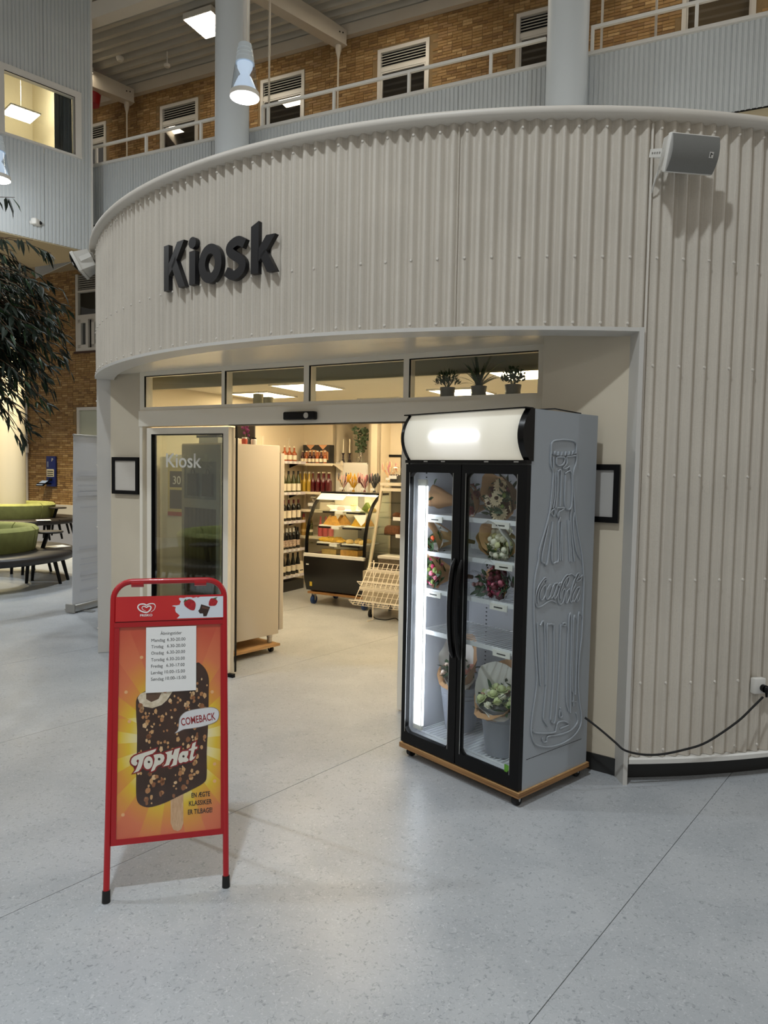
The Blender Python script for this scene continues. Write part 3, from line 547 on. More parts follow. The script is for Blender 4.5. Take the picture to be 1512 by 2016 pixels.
MB().box(0, .10, -.03, .08, 5.22, 7.55).box(1.24, 1.34, -.03, .08, 5.22, 7.55).box(.1, 1.24, -.03, .08, 7.0, 7.06).box(.1, 1.24, -.03, .08, 6.18, 6.32).box(.1, 1.24, -.03, .08, 5.22, 5.32).build('frame', M['trim'], w7)
for k in range(7): MB().box(.1, 1.24, .0, .03, 7.09+k*.065, 7.125+k*.065).build('slat', M['frame_grey'], w7)
MB().box(.08, 1.26, .03, .036, 6.3, 7.02).build('pane', M['glass'], w7, smooth=0)
for a, b in ((.1, .42), (.66, 1.0)):
    MB().box(a, a+.12, -.03, .05, 5.32, 6.18).box(b, b+.1, -.03, .05, 5.32, 6.18).box(a, b, -.03, .05, 6.08, 6.18).box(a, b, -.03, .05, 5.32, 5.42).build('casement', M['trim'], w7)
    MB().box(a+.1, b+.02, .0, .006, 5.40, 6.1).build('pane', M['glass'], w7, smooth=0)
MB().box(.01, 1.33, .14, .18, 5.22, 7.54).build('room_behind', M['void'], w7)
MB().box(-.06, 1.4, -.06, .1, 5.16, 5.22).build('sill', mat('dark_brick_sill', (70, 48, 36), .8), w7)
d2 = struct('door_2', G(LOWD[0], 16, 0), RG)
MB().box(0, .09, -.04, .08, 0, 3.52).box(1.01, 1.1, -.04, .08, 0, 3.52).box(.09, 1.01, -.04, .08, 3.43, 3.52).box(.09, 1.01, -.04, .08, 2.15, 2.25).build('frame', M['trim'], d2)
MB().box(.09, 1.01, .02, .06, .0, 2.15).box(.09, 1.01, .02, .05, 2.25, 3.43).build('door_leaf', mat('pale_green_door', (178, 182, 166), .6), d2)
t2 = MB().box(-20.6, -18.12, 15.9, 15.99, 0, .49).build('trim_2', mat('white_wall_base', (200, 196, 186), .6), rz=RG); t2['kind'] = 'structure'
t3 = MB().cyl(G(-20.22, 15.93, 0), G(-20.22, 15.93, 3.7), .035, n=8).build('trim_3', M['trim']); t3['kind'] = 'structure'

# ---- left block: corrugated upper storey with a lit room
wlb = struct('wall_left', (0, 0, 0), RL)
for i in range(5):
    a = 1.9+i*1.0; b = a+1.0
    corrflat(a+.002, b-.002, 6.4, 8.30, 15.7).build('corrugated_panel', M['corrblue'], wlb); corrflat(a+.002, b-.002, 9.68, 13.2, 15.7).build('corrugated_panel', M['corrblue'], wlb)
corrflat(6.67, 6.9, 8.30, 9.68, 15.7).build('corrugated_panel', M['corrblue'], wlb)
corrflat(1.9, 3.55, 8.30, 9.68, 15.7).build('corrugated_panel', M['corrblue'], wlb)
MB().box(6.88, 6.92, 15.68, 15.74, 6.4, 13.2).build('corner_trim', M['trim'], wlb)
MB().box(6.895, 6.92, 15.74, 19.0, 6.4, 13.2).build('side_cladding', M['corrblue'], wlb)
MB().box(1.9, 6.9, 15.73, 15.78, 6.4, 8.2).box(1.9, 6.9, 15.73, 15.78, 9.8, 13.2).build('wall_core', M['void'], wlb)
LB = [L(1.9, 15.72), L(6.9, 15.72), G(-12.85, 11.9), G(-16, 11.9), G(-21, 11.9)]
MB().add([Vector((p.x, p.y, 6.38)) for p in LB]+[Vector((p.x, p.y, 6.6)) for p in LB], [[0, 1, 2, 3, 4], [9, 8, 7, 6, 5]]+[[i, (i+1) % 5, 5+(i+1) % 5, 5+i] for i in range(5)]).build('soffit', M['soffit'], None, smooth=0)['kind'] = 'structure'
bpy.data.objects['soffit'].name = 'ceiling_block'
MB().box(-22, -13.2, 11.9, 15.99, 7.7, 7.9).build('ceiling_passage', mat('passage_ceiling', (160, 146, 118), .85), rz=RG, smooth=0)['kind'] = 'structure'
w8 = struct('window_8', (0, 0, 0), RL)
for a, b in ((5.0, 6.67), (3.55, 5.0)):
    MB().box(a, a+.14, 15.66, 15.8, 8.33, 9.68).box(b-.14, b, 15.66, 15.8, 8.33, 9.68).box(a+.14, b-.14, 15.66, 15.8, 9.54, 9.68).box(a, b, 15.64, 15.8, 8.30, 8.345).build('frame', M['trim'], w8)
    MB().box(a+.13, b-.13, 15.73, 15.738, 8.34, 9.55).build('pane', M['glass'], w8, smooth=0)
    MB().box(a+.14, b-.14, 15.655, 15.66, 9.53, 9.545).box(b-.15, b-.138, 15.655, 15.66, 8.345, 9.54).build('gasket', M['black'], w8, smooth=0)
M['yellowwall'] = mat('pale_yellow_wall', (228, 216, 180), .8, noise=.04, nscale=1)
for nm, b in (('wall_upstairs_back', (2, 6.88, 18.9, 18.95, 8, 12.5)), ('wall_upstairs_right', (6.84, 6.88, 15.8, 18.9, 8, 12.5)), ('wall_upstairs_left', (1.95, 2, 15.8, 18.9, 8, 12.5)), ('floor_upstairs', (2, 6.88, 15.8, 18.9, 7.95, 8.0)), ('ceiling_upstairs', (2, 6.88, 15.8, 18.9, 12.5, 12.55))): MB().box(*b).build(nm, M['yellowwall'], rz=RL, smooth=0)['kind'] = 'structure'
cu = MB(); pts = []
for i in range(41): pts.append((6.20+.36*i/40, 15.9+.03*sin(i*1.55)+.01*sin(i*.7)))
for x, y in pts: cu.v += [(x, y, 8.2), (x-.02*(x-6.1), y, 9.7)]
cu.f = [[2*i, 2*i+2, 2*i+3, 2*i+1] for i in range(40)]; cu.m = [0]*40
tag(cu.build('curtain', mat('dark_grey_curtain', (78, 82, 84), .85), rz=RL, smooth=70), 'dark grey curtain drawn to the right side of the upstairs window', 'curtain')
rl = thing('office_light', 'flat square panel light seen through the upstairs window on the left', 'light', L(6.05, 17.4, 9.58), RL)
MB().box(-.32, .32, -.32, .32, 0, .03).build('housing', M['white'], rl); MB().box(-.30, .30, -.30, .30, -.006, 0).build('diffuser', emis('office_glow', (255, 240, 214), 12.0), rl, smooth=0)  # glowing panel added in place of a lamp reflection on the pane
MB().tube([(0, 0, .03), (0, 0, 2.86)], .006, 5).build('suspension_wire', M['white'], rl)
ol = bpy.data.lights.new('office_bulb', 'POINT'); ol.energy = 55; ol.color = (1, .93, .80); ol.shadow_soft_size = .25; oo = bpy.data.objects.new('office_bulb', ol); COL.objects.link(oo); oo.parent = rl; oo.location = (0, 0, .5)  # fill lamp added to brighten the upstairs room
sc_ = thing('security_camera', 'small white dome-fronted security camera on the blue-grey upper wall', 'camera', L(5.66, 15.68, 6.72), RL+.7)
MB().rbox(-.10, .10, -.12, .0, -.06, .07, .03, 3).build('body', M['white'], sc_); MB().ball((.07, -.12, .01), .035, 10, 6).build('lens', M['black'], sc_); MB().cyl((0, 0, 0), (0, .05, 0), .04).build('wall_bracket', M['white'], sc_)

# ---- roof deck and steel
M['deck'] = mat('grey_ribbed_deck', (196, 194, 186), .6, noise=.08, nscale=1.5)
M['steel'] = mat('off_white_steel', (208, 200, 186), .5, noise=.04, nscale=2)
dk = MB(); c = 9.4; prof = []
while c < 15.98:
    prof += [(c, 12.62), (c+.10, 12.62), (c+.13, 12.76), (c+.29, 12.76)]; c += .32
for s in (-18.5, 3.0): dk.v += [(s, q, z) for q, z in prof]
n = len(prof); dk.f = [[i, i+1, n+i+1, n+i] for i in range(n-1)]; dk.m = [0]*(n-1)
dk = dk.build('ceiling', M['deck'], rz=RG, smooth=20); dk['kind'] = 'structure'
MB().box(-17.5, 3, 15.82, 15.98, 12.33, 12.60).build('trim_5', M['steel'], rz=RG)['kind'] = 'structure'
bd = Vector((-.716, -.698, 0))
def roofbeam(p, ln):
    p = Vector(p); n = Vector((bd.y, -bd.x, 0))*.11; q = p+bd*ln
    m = MB(); hs = [(p, .36), (p+bd*.9, .42), (q, .55)]
    v = []
    for c, h in hs: v += [c-n, c+n, c+n+Vector((0, 0, h)), c-n+Vector((0, 0, h))]
    m.add(v, [[0, 1, 2, 3], [8, 11, 10, 9]]+[[i*4+j, i*4+(j+1) % 4, i*4+4+(j+1) % 4, i*4+4+j] for i in range(2) for j in range(4)])
    m.add([c+s*n*1.25+Vector((0, 0, dz)) for c in (p, q) for s, dz in ((-1, -.02), (1, -.02), (1, .012), (-1, .012))], [[0, 1, 2, 3], [4, 7, 6, 5]]+[[j, (j+1) % 4, 4+(j+1) % 4, 4+j] for j in range(4)])
    return m
for i, (s0, nm) in enumerate(((-8.72, 6), (-15.55, 7), (-2.0, 8))):
    p = G(s0, 15.8, 12.05); o = roofbeam(p, 8.5).build('trim_%d' % nm, M['steel'], smooth=20); o['kind'] = 'structure'
    bo = MB()
    for k in range(2): a = p+bd*(.12+.1*k)+Vector((0, 0, .25-.02*k)); n = Vector((-bd.y, bd.x, 0)); bo.cyl(a+n*.10, a+n*.118, .018, n=8).cyl(a-n*.10, a-n*.118, .018, n=8)
    bo.build('bolt', M['black'], o)
eb = MB().box(-13.9, .5, 11.62, 11.9, 11.32, 11.66).build('trim_9', M['steel'], rz=RG, smooth=0); eb['kind'] = 'structure'
for i, (p, zt) in enumerate(((G(-8.78, 15.66), 12.03), (G(-15.62, 15.66), 12.03), (G(-9.05, 13.1)+Vector((0.02, 0, 0)), 12.03), (G(-1.24, 12.9), 12.5), (G(-2.06, 12.6), 12.5))):
    m = MB().lathe([(.022, 7.15), (.022, zt-.34), (.03, zt-.28), (.06, zt-.16), (.075, zt-.10), (.075, zt)], 10, o=(p.x, p.y, 0)); m.build('trim_%d' % (10+i), M['steel'], smooth=50)['kind'] = 'structure'
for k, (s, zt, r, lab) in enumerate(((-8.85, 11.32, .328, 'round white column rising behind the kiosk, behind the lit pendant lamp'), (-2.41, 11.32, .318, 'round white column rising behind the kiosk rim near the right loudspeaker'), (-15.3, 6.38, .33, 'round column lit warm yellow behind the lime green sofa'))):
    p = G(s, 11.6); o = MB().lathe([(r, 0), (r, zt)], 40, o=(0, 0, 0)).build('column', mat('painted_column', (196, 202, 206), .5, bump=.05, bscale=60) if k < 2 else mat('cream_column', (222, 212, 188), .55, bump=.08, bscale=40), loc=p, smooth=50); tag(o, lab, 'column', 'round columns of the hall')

# =================================================================== HALL FITTINGS
def lamp(name, kind, energy, col, parent, loc, size=.1, spot=None, blend=.5, rot=(0, 0, 0)):
    l = bpy.data.lights.new(name, kind); l.energy = energy; l.color = col
    if kind == 'SPOT': l.spot_size = spot; l.spot_blend = blend; l.shadow_soft_size = size
    else: l.shadow_soft_size = size
    o = bpy.data.objects.new(name, l); COL.objects.link(o); o.parent = parent; o.location = loc; o.rotation_euler = rot
    return o
M['penglass'] = glass_sheet('pendant_glass', (.9, .95, 1), .08)
M['penglow'] = emis('pendant_glow', (255, 250, 238), 14.0)
M['pensocket'] = mat('pale_blue_socket', (214, 226, 236), .35)
M['refl'] = mat('pale_reflector', (206, 220, 236), .3, emit=.5, emitc=(214, 228, 245))
pl = thing('pendant_lamp', 'conical glass pendant lamp lit in front of the round column', 'lamp', (-2.156, 10.79, 7.18), 0, 'conical pendant lamps')
MB().cyl((0, 0, .72), (0, 0, 5.4), .032, n=10).build('rod', M['trim'], pl, smooth=60)
MB().lathe([(.045, .76), (.095, .755), (.10, .735), (.10, .70), (.112, .69), (.112, .675), (.106, .67), (.122, .62), (.117, .615), (.131, .56), (.126, .555), (.140, .50), (.140, .485)], 20).build('socket', M['pensocket'], pl, smooth=40)
MB().lathe([(.138, .49), (.152, .43), (.205, .06), (.208, .05)], 28).build('glass_shade', M['penglass'], pl, smooth=60)
MB().lathe([(.115, .48), (.11, .42), (.065, .33), (.07, .315), (.10, .28), (.15, .17), (.19, .07)], 24).build('reflector', M['refl'], pl, smooth=60)
MB().lathe([(.19, .07), (.212, .07), (.216, .03), (.214, .0), (.20, -.004), (.196, .01)], 28).build('ring', M['white'], pl, smooth=40)
MB().lathe([(0, -.012), (.10, -.010), (.198, .006)], 28).build('diffuser', M['penglow'], pl, smooth=60)
PEND = [((-7.05, 13.1, 6.84), 'conical glass pendant lamp cut by the left edge beside the corrugated upper wall'), ((3.3, 7.4, 7.18), 'conical glass pendant lamp above the kiosk, out of view on the right'), ((8.6, 4.2, 7.18), 'conical glass pendant lamp far right of the hall'),
        ((-6.2, 3.9, 7.18), 'conical glass pendant lamp over the left side of the hall'), ((-.9, .7, 7.18), 'conical glass pendant lamp above the photographer'), ((-11.4, 7.0, 7.18), 'conical glass pendant lamp over the far left of the hall'), ((-4.9, -6.1, 7.18), 'conical glass pendant lamp behind the photographer on the left'), ((.5, -9.3, 7.18), 'conical glass pendant lamp far behind the photographer')]  # farthest pendant is added to light the front under the soffit
pens = [pl]+[dup(pl, p, 0, lab) for p, lab in PEND]
for o in pens: lamp('bulb', 'SPOT', P_PENDANT, (.86, .94, 1.0), o, (0, 0, -.03), .16, radians(155), 1.0); lamp('glow', 'POINT', P_GLOW, (.9, .96, 1.0), o, (0, 0, -.12), .12)

M['gallow'] = emis('gallery_glow', (255, 240, 214), P_GALLERY)
gl = thing('gallery_light', 'square ceiling light under the ribbed deck just left of the column', 'light', G(-11.55, 14.2, 12.50), RG, 'square ceiling lights of the gallery')
MB().box(-.42, .42, -.42, .42, -.14, 0).build('housing', M['white'], gl); MB().box(-.40, .40, -.40, .40, -.146, -.14).build('diffuser', M['gallow'], gl, smooth=0)
for x in (-.35, .35): MB().cyl((x, 0, 0), (x, 0, .11), .008, n=6).build('hanger', M['steel'], gl)
for s, lab in ((-6.9, 'square ceiling light at the top edge, right of the roof beam'), (-2.3, 'square ceiling light over the gallery, above the frame on the right'), (2.3, 'square ceiling light over the far right of the gallery'), (-16.2, 'square ceiling light over the far left of the gallery')): dup(gl, G(s, 14.2, 12.50), RG, lab)
sd_ = thing('smoke_detector', 'small round detector on a short drop rod below the ribbed deck', 'detector', G(-13.55, 15.0, 12.62), 0, 'smoke detectors')
MB().lathe([(.05, -.02), (.08, -.03), (.085, -.07), (.06, -.10), (0, -.10)], 14, o=(0, 0, -.30)).build('head', M['white'], sd_); MB().cyl((0, 0, 0), (0, 0, -.32), .018, n=8).build('drop_rod', M['white'], sd_)
s2 = thing('smoke_detector', 'small round detector fixed flat on the ribbed deck', 'detector', G(-14.9, 14.7, 12.62), 0, 'smoke detectors')
MB().lathe([(.10, 0), (.10, -.03), (.085, -.07), (.06, -.10), (0, -.10)], 14).build('head', M['white'], s2)
rbk = thing('fire_bucket', 'red bucket hanging beside the corrugated upper wall under the deck', 'bucket', Vector((-8.35, 20.4, 11.75)), 0)
MB().lathe([(.22, 0), (.29, .55), (.30, .55), (.30, .57), (.28, .57), (.21, .02), (0, .02)], 20).build('pail', mat('red_pail', (170, 20, 34), .4), rbk)
MB().tube([(.29*cos(a), 0, .55+.28*sin(a)) for a in [pi*i/10 for i in range(11)]], .008, 6).build('handle', M['steel'], rbk)

# ---- round sofas
M['seat'] = mat('dark_brown_leather', (44, 40, 38), .42, bump=.05, bscale=30)
M['lime'] = mat('lime_green_wool', (152, 156, 92), .9, noise=.18, nscale=9, bump=.08, bscale=200)
def sector(m, r0, r1, a0, a1, z0, z1, rr=.03, n=10, lean=0.0):
    prof = [(r0+rr, z0), (r1-rr, z0), (r1, z0+rr), (r1+lean, z1-rr), (r1-rr+lean, z1), (r0+rr+lean, z1), (r0+lean, z1-rr), (r0, z0+rr)]; k = len(prof); o = len(m.v)
    for i in range(n+1):
        a = a0+(a1-a0)*i/n
        for r, z in prof: m.v.append((r*cos(a), r*sin(a), z))
    for i in range(n):
        for j in range(k): m.f.append([o+i*k+j, o+i*k+(j+1) % k, o+(i+1)*k+(j+1) % k, o+(i+1)*k+j]); m.m.append(0)
    m.f += [[o+j for j in range(k)][::-1], [o+n*k+j for j in range(k)]]; m.m += [0, 0]
    return m
def round_sofa(loc, rz, label, backs=(0, 1, 2, 3, 4, 5), group='round lounge sofas'):
    t = thing('round_sofa', label, 'sofa', loc, rz, group)
    for i in range(6):
        a0 = radians(60*i+.8); a1 = radians(60*i+59.2)
        sector(MB(), .84, 1.50, a0, a1, .36, .475, .03).build('seat', M['seat'], t, smooth=50)
        if i in backs: sector(MB(), .76, .93, a0, a1, .44, .83, .05, lean=.05).build('backrest', M['lime'], t, smooth=50)
        for a in (a0+.12, a1-.12):
            for r, dr in ((1.30, .09), (.92, -.03)):
                MB().cyl((r*cos(a), r*sin(a), .37), ((r+dr)*cos(a), (r+dr)*sin(a), 0), .032, .022, 8).build('leg', M['black'], t)
    for a in (radians(20), radians(200)):
        MB().cyl((1.02*cos(a), 1.02*sin(a), .46), (1.10*cos(a), 1.10*sin(a), .70), .03, .035, 8).build('tablet_post', M['black'], t)
        MB().lathe([(0, .70), (.19, .70), (.20, .71), (.20, .722), (.19, .73), (0, .73)], 22, o=(1.12*cos(a), 1.12*sin(a), 0)).build('tablet', M['seat'], t)
    return t
round_sofa((-6.12, 10.35, 0), radians(8), 'round sofa with green backrests and dark seat, nearest at the left edge')
round_sofa(tuple(G(-15.3, 11.6))[:2]+(0,), radians(-20), 'round sofa with bright lime backrests wrapped around the lit column')
round_sofa((-5.6, 4.0, 0), radians(30), 'round sofa standing left of the camera, seen mirrored in the kiosk door glass')
for i, (x, y, a, lab) in enumerate(((-5.42, 9.55, .3, 'sheet of paper lying on the front edge of the nearest round sofa'), (-5.05, 11.0, 1.1, 'folded leaflet lying on the dark seat behind the nearest green backrest'), (-7.75, 16.15, .6, 'white leaflet lying on the seat of the far lime sofa'))):
    o = MB().box(-.15, .15, -.105, .105, .4762, .4785).add([(-.15, .0, .4785), (.15, .0, .4785), (.15, .10, .487), (-.15, .10, .487)], [[0, 1, 2, 3]]).build('leaflet', M['paper'], loc=(x, y, 0), rz=a, smooth=0)
    tag(o, lab, 'paper')

# ---- roll-up banner
rbn = thing('roll_up_banner', 'pale grey roll-up banner standing behind the left kiosk post', 'banner', (-3.67, 8.33, 0), atan2(.955, .30))
MB().rbox(-.02, .86, -.06, .06, .012, .10, .02, 3).build('cassette', M['alu'], rbn); MB().box(-.035, -.02, -.065, .065, .008, .105).build('end_cap', M['frame_grey'], rbn)
MB().box(.1, .16, -.2, .2, 0, .014).build('foot', M['alu'], rbn)
MB().add([(0, -.004, .09), (.84, -.004, .09), (.82, .004, 2.10), (.05, .004, 2.10), (0, .0, .09), (.84, .0, .09), (.82, .008, 2.10), (.05, .008, 2.10)], [[0, 1, 2, 3], [7, 6, 5, 4], [0, 3, 7, 4], [1, 2, 6, 5], [3, 2, 6, 7]]).build('fabric', translucent('banner_fabric', (236, 238, 242), .2), rbn, smooth=0)
MB().cyl((.045, .004, 2.10), (.83, .004, 2.10), .012).build('top_rail', M['alu'], rbn); MB().cyl((.42, .03, .05), (.42, .03, 2.09), .010).build('pole', M['alu'], rbn)
fb = MB(); r_ = random.Random(4)
for z, h in ((1.62, .05), (1.50, .012), (1.44, .012), (1.38, .05), (1.24, .012), (.74, .03), (.62, .012), (.55, .012), (.42, .05), (.36, .012), (.24, .02)):
    for s_ in (-1, 1): fb.box(.10+r_.uniform(0, .05), .78-r_.uniform(0, .2), -.0065 if s_ < 0 else .0081, -.0061 if s_ < 0 else .0086, z, z+h)
fb.build('faint_print', mat('faint_print', (218, 221, 228), .8), rbn, smooth=0)

# ---- blue parking terminal on the brick wall
tm = thing('parking_terminal', 'dark blue parking registration panel with a tilted tablet on the brick wall', 'sign', G(-19.31, 15.93, 0), RG)
BLU = mat('dark_blue_sheet', (22, 38, 104), .4)
MB().rbox(0, .41, -.03, .03, 1.05, 2.01, .012, 2).build('panel', BLU, tm)
text('letter', 'P', .15, M['white'], tm, frame4((.24, -.032, 1.84), (1, 0, 0), (0, 0, 1)))
MB().box(.03, .35, -.038, -.03, 1.36, 1.60).build('instruction_card', mat('cream_card', (216, 208, 180), .7), tm); MB().box(.06, .32, -.041, -.038, 1.52, 1.55).box(.06, .32, -.041, -.038, 1.455, 1.485).box(.06, .32, -.041, -.038, 1.39, 1.42).build('printed_lines', M['dark'], tm, smooth=0)
MB().box(.05, .12, -.037, -.03, 1.66, 1.84).build('side_print', mat('pale_blue_print', (110, 120, 150), .6), tm)
MB().box(.14, .27, -.05, -.03, 1.24, 1.31).box(-.10, .23, -.30, -.03, 1.12, 1.16).build('tablet_bracket', M['black'], tm)
MB().add([(-.12, -.33, 1.08), (.18, -.33, 1.08), (.24, -.12, 1.24), (-.06, -.12, 1.24), (-.12, -.30, 1.06), (.18, -.30, 1.06), (.24, -.09, 1.22), (-.06, -.09, 1.22)], [[0, 1, 2, 3], [7, 6, 5, 4], [0, 4, 5, 1], [1, 5, 6, 2], [2, 6, 7, 3], [3, 7, 4, 0]]).build('tablet', M['black'], tm)
MB().add([(-.10, -.325, 1.098), (.17, -.325, 1.098), (.22, -.135, 1.238), (-.05, -.135, 1.238)], [[0, 1, 2, 3]]).build('tablet_screen', emis('tablet_screen', (190, 200, 205), .7), tm, smooth=0)
fa = thing('fire_alarm', 'small black and white alarm unit on the pipe by the lit column', 'alarm', G(-20.18, 15.84, 2.25), RG)
MB().box(0, .16, -.06, 0, -.14, .14).build('backplate', M['white'], fa); MB().lathe([(0, -.05), (.09, -.04), (.10, 0)], 14).build('sounder', M['black'], fa, loc=(.02, -.05, 0), rot=(pi/2, 0, 0))

# ---- weeping fig beside the left edge
tr = thing('potted_tree', 'dark-leaved weeping fig hanging in from the left edge of the photo', 'tree', (-4.6, 7.1, 0))
MB().lathe([(.24, 0), (.34, .55), (.36, .55), (.36, .58), (.32, .58), (.30, .50), (0, .50)], 24).build('pot', M['dark'], tr)
tk = MB(); tk.tube([(0, 0, .45), (.03, .02, 1.3), (-.02, .05, 2.2), (.05, 0, 3.0), (.1, 0, 4.1)], [.05, .045, .04, .032, .02], 8)
rt = random.Random(11); twigs = []
for i in range(330):
    a = rt.uniform(0, 2*pi); el = rt.uniform(-.5, 1.1); z0 = rt.uniform(2.85, 3.85); ln = rt.uniform(.75, 1.45)
    if rt.random() < .8: a = rt.uniform(-1.1, 1.1)
    d = Vector((cos(a)*cos(el), sin(a)*cos(el), sin(el)*.6))
    p = Vector((.05, 0, z0)); pts = [p]
    for k in range(5): d = (d+Vector((0, 0, -.20))).normalized(); p = p+d*ln/5; pts.append(p)
    twigs.append(pts); tk.tube(pts, [.008, .007, .006, .005, .004, .003], 4)
tk.build('trunk', M['stem'], tr, smooth=60)
lfm = []
for w in (.014, .018):
    m = MB().add([(0, 0, 0), (.035, w, -.004), (.085, w*.75, -.008), (.14, 0, -.022), (.085, -w*.75, -.008), (.035, -w, -.004), (.04, 0, .003), (.09, 0, 0)], [[0, 6, 1], [1, 6, 7, 2], [2, 7, 3], [0, 5, 6], [5, 4, 7, 6], [4, 3, 7]])
    for q in (M['leafdark'], M['leaf']): lfm.append(m.mesh('leaf', q, 60, recalc=False))
leaves = []
for pts in twigs:
    for k in range(20):
        j = rt.randint(1, 4); f = rt.random(); p = pts[j].lerp(pts[j+1], f); d = (pts[j+1]-pts[j]).normalized()
        az = atan2(d.y, d.x)+rt.uniform(-1.3, 1.3); leaves.append((p, (rt.uniform(-.6, .6), rt.uniform(.15, 1.25), az), rt.uniform(.9, 1.45), rt.choice((0, 0, 0, 2, 2, 1))))
leaves.sort(key=lambda q: -(q[0].x-.15*q[0].y))
for p, r, s, k in leaves[:300]: inst('leaf', lfm[k], tr, p, r, (s, s, s))
lm = [MB(), MB()]; base = MB().add([(0, 0, 0), (.035, .012, -.004), (.085, .009, -.008), (.14, 0, -.022), (.085, -.009, -.008), (.035, -.012, -.004)], [[0, 1, 2, 3, 4, 5]])
from mathutils import Euler
for p, r, s, k in leaves[300:]:
    T = Matrix.Translation(p) @ Euler(r).to_matrix().to_4x4() @ Matrix.Scale(s, 4); lm[k % 2].add(base.v, base.f, 0, T)
for q, mm in zip(lm, (M['leafdark'], M['leaf'])): stuff(q.build('foliage', mm, tr, smooth=0, recalc=False))

# ---- loudspeakers on the drum
def speaker(loc, rot, label):
    t = thing('wall_speaker', label, 'speaker', loc, 0, 'white wall loudspeakers'); t.rotation_euler = rot
    cb = MB().add([(-.145, 0, -.085), (.145, 0, -.085), (.145, 0, .085), (-.145, 0, .085), (-.085, .13, -.075), (.085, .13, -.075), (.085, .13, .075), (-.085, .13, .075)], [[0, 1, 2, 3], [7, 6, 5, 4], [0, 4, 5, 1], [1, 5, 6, 2], [2, 6, 7, 3], [3, 7, 4, 0]])
    cb.rbox(-.15, .15, -.018, .012, -.092, .092, .008, 2)
    cb.build('cabinet', M['white'], t)
    g = MB()
    n = 10
    for i in range(n+1):
        z = -.087+.174*i/n; y = -.02-.022*(1-(z/.087)**2); g.v += [(-.144, y, z), (.144, y, z)]
    for i in range(n): g.f.append([2*i, 2*i+1, 2*i+3, 2*i+2]); g.m.append(0)
    o = len(g.v)
    for z in (-.104, .104): g.v += [(-.144, -.012, z), (.144, -.012, z)]
    g.build('grille', mat('grey_speaker_mesh', (128, 128, 124), .7, noise=.12, nscale=300), t, smooth=60)
    MB().box(.085, .108, -.044, -.035, -.012, .016).build('badge', M['white'], t); MB().box(.089, .104, -.0455, -.044, .004, .008).box(.089, .093, -.0455, -.044, -.008, .012).build('badge_print', M['black'], t, smooth=0)
    MB().box(-.15, -.146, .035, .13, -.02, .02).box(.146, .15, .035, .13, -.02, .02).box(-.15, .15, .13, .136, -.02, .02).build('yoke', M['white'], t)
    for k in range(4): MB().cyl((-.1495, .05+.02*k, 0), (-.153, .05+.02*k, 0), .005, n=8).build('screw', M['frame_grey'], t)
    MB().box(-.04, .04, .136, .15, -.05, .05).cyl((0, .136, 0), (0, .22, -.02), .02).build('wall_plate', M['white'], t)
    MB().tube([(-.10, .10, -.06), (-.105, .11, -.13), (-.09, .14, -.19), (-.07, .19, -.21)], .005, 6).build('cable', M['white'], t, smooth=60)
    return t
speaker(Dp(5.0, 4.28, 3.412), (radians(20), radians(-4), radians(17)), 'white loudspeaker with grey grille high on the corrugated wall, right of the seam')
speaker(Dp(-68.2, 4.24, 3.53), (radians(28), 0, radians(-80)), 'white loudspeaker seen from the side on the left edge of the kiosk drum')

# ---- KIOSK letters
ks = thing('kiosk_sign', 'large black raised Kiosk lettering on the curved corrugated fascia', 'sign', Dp(-34, 4.11, 2.935), 0)
LOCK = Dp(-34, 4.11, 2.935)
def letter(nm, t0, polys, rings=()):
    tc = t0; o = Dp(tc, 4.112, 2.935)-LOCK; t = radians(tc); ex = Vector((cos(t), sin(t), 0)); er = Vector((sin(t), -cos(t), 0))
    fn = lambda u, v, d: o+ex*u+Vector((0, 0, v))+er*d
    m = MB()
    for p in polys: m.prism(p, 0, .034, fn)
    for (cx, cz, ro, rzo, ri, rzi) in rings:
        n = 36; b = len(m.v)
        for d in (0, .034):
            for k in range(n): a = 2*pi*k/n; m.v += [tuple(fn(cx+ro*cos(a), cz+rzo*sin(a), d)), tuple(fn(cx+ri*cos(a), cz+rzi*sin(a), d))]
        for k in range(n):
            j = (k+1) % n; A = lambda lay, q, io: b+lay*2*n+2*q+io
            m.f += [[A(1, k, 0), A(1, j, 0), A(1, j, 1), A(1, k, 1)], [A(0, k, 0), A(0, k, 1), A(0, j, 1), A(0, j, 0)], [A(0, k, 0), A(0, j, 0), A(1, j, 0), A(1, k, 0)], [A(0, k, 1), A(1, k, 1), A(1, j, 1), A(0, j, 1)]]; m.m += [0]*4
    m.build('letter', M['letter'], ks, smooth=35)
M['letter'] = mat('black_letter', (20, 20, 24), .35)
def circ(cx, cz, r, n=24): return [(cx+r*cos(2*pi*k/n), cz+r*sin(2*pi*k/n)) for k in range(n)]
def thick(pts, hw):
    L_, R_ = [], []
    for i, p in enumerate(pts):
        a = pts[max(i-1, 0)]; b = pts[min(i+1, len(pts)-1)]; dx, dy = b[0]-a[0], b[1]-a[1]; l = hypot(dx, dy); nx, ny = -dy/l*hw, dx/l*hw
        L_.append((p[0]+nx, p[1]+ny)); R_.append((p[0]-nx, p[1]-ny))
    return L_+R_[::-1]
def smooth2(pts, k=5, closed=False):
    out = []; n = len(pts)
    for i in range(n if closed else n-1):
        p0, p1, p2, p3 = [pts[(i+q) % n] if closed else pts[min(max(i+q, 0), n-1)] for q in (-1, 0, 1, 2)]
        for j in range(k):
            t = j/k; out.append(tuple(.5*((2*p1[c])+(-p0[c]+p2[c])*t+(2*p0[c]-5*p1[c]+4*p2[c]-p3[c])*t*t+(-p0[c]+3*p1[c]-3*p2[c]+p3[c])*t**3) for c in range(len(p1))))
    if not closed: out.append(tuple(pts[-1]))
    return out
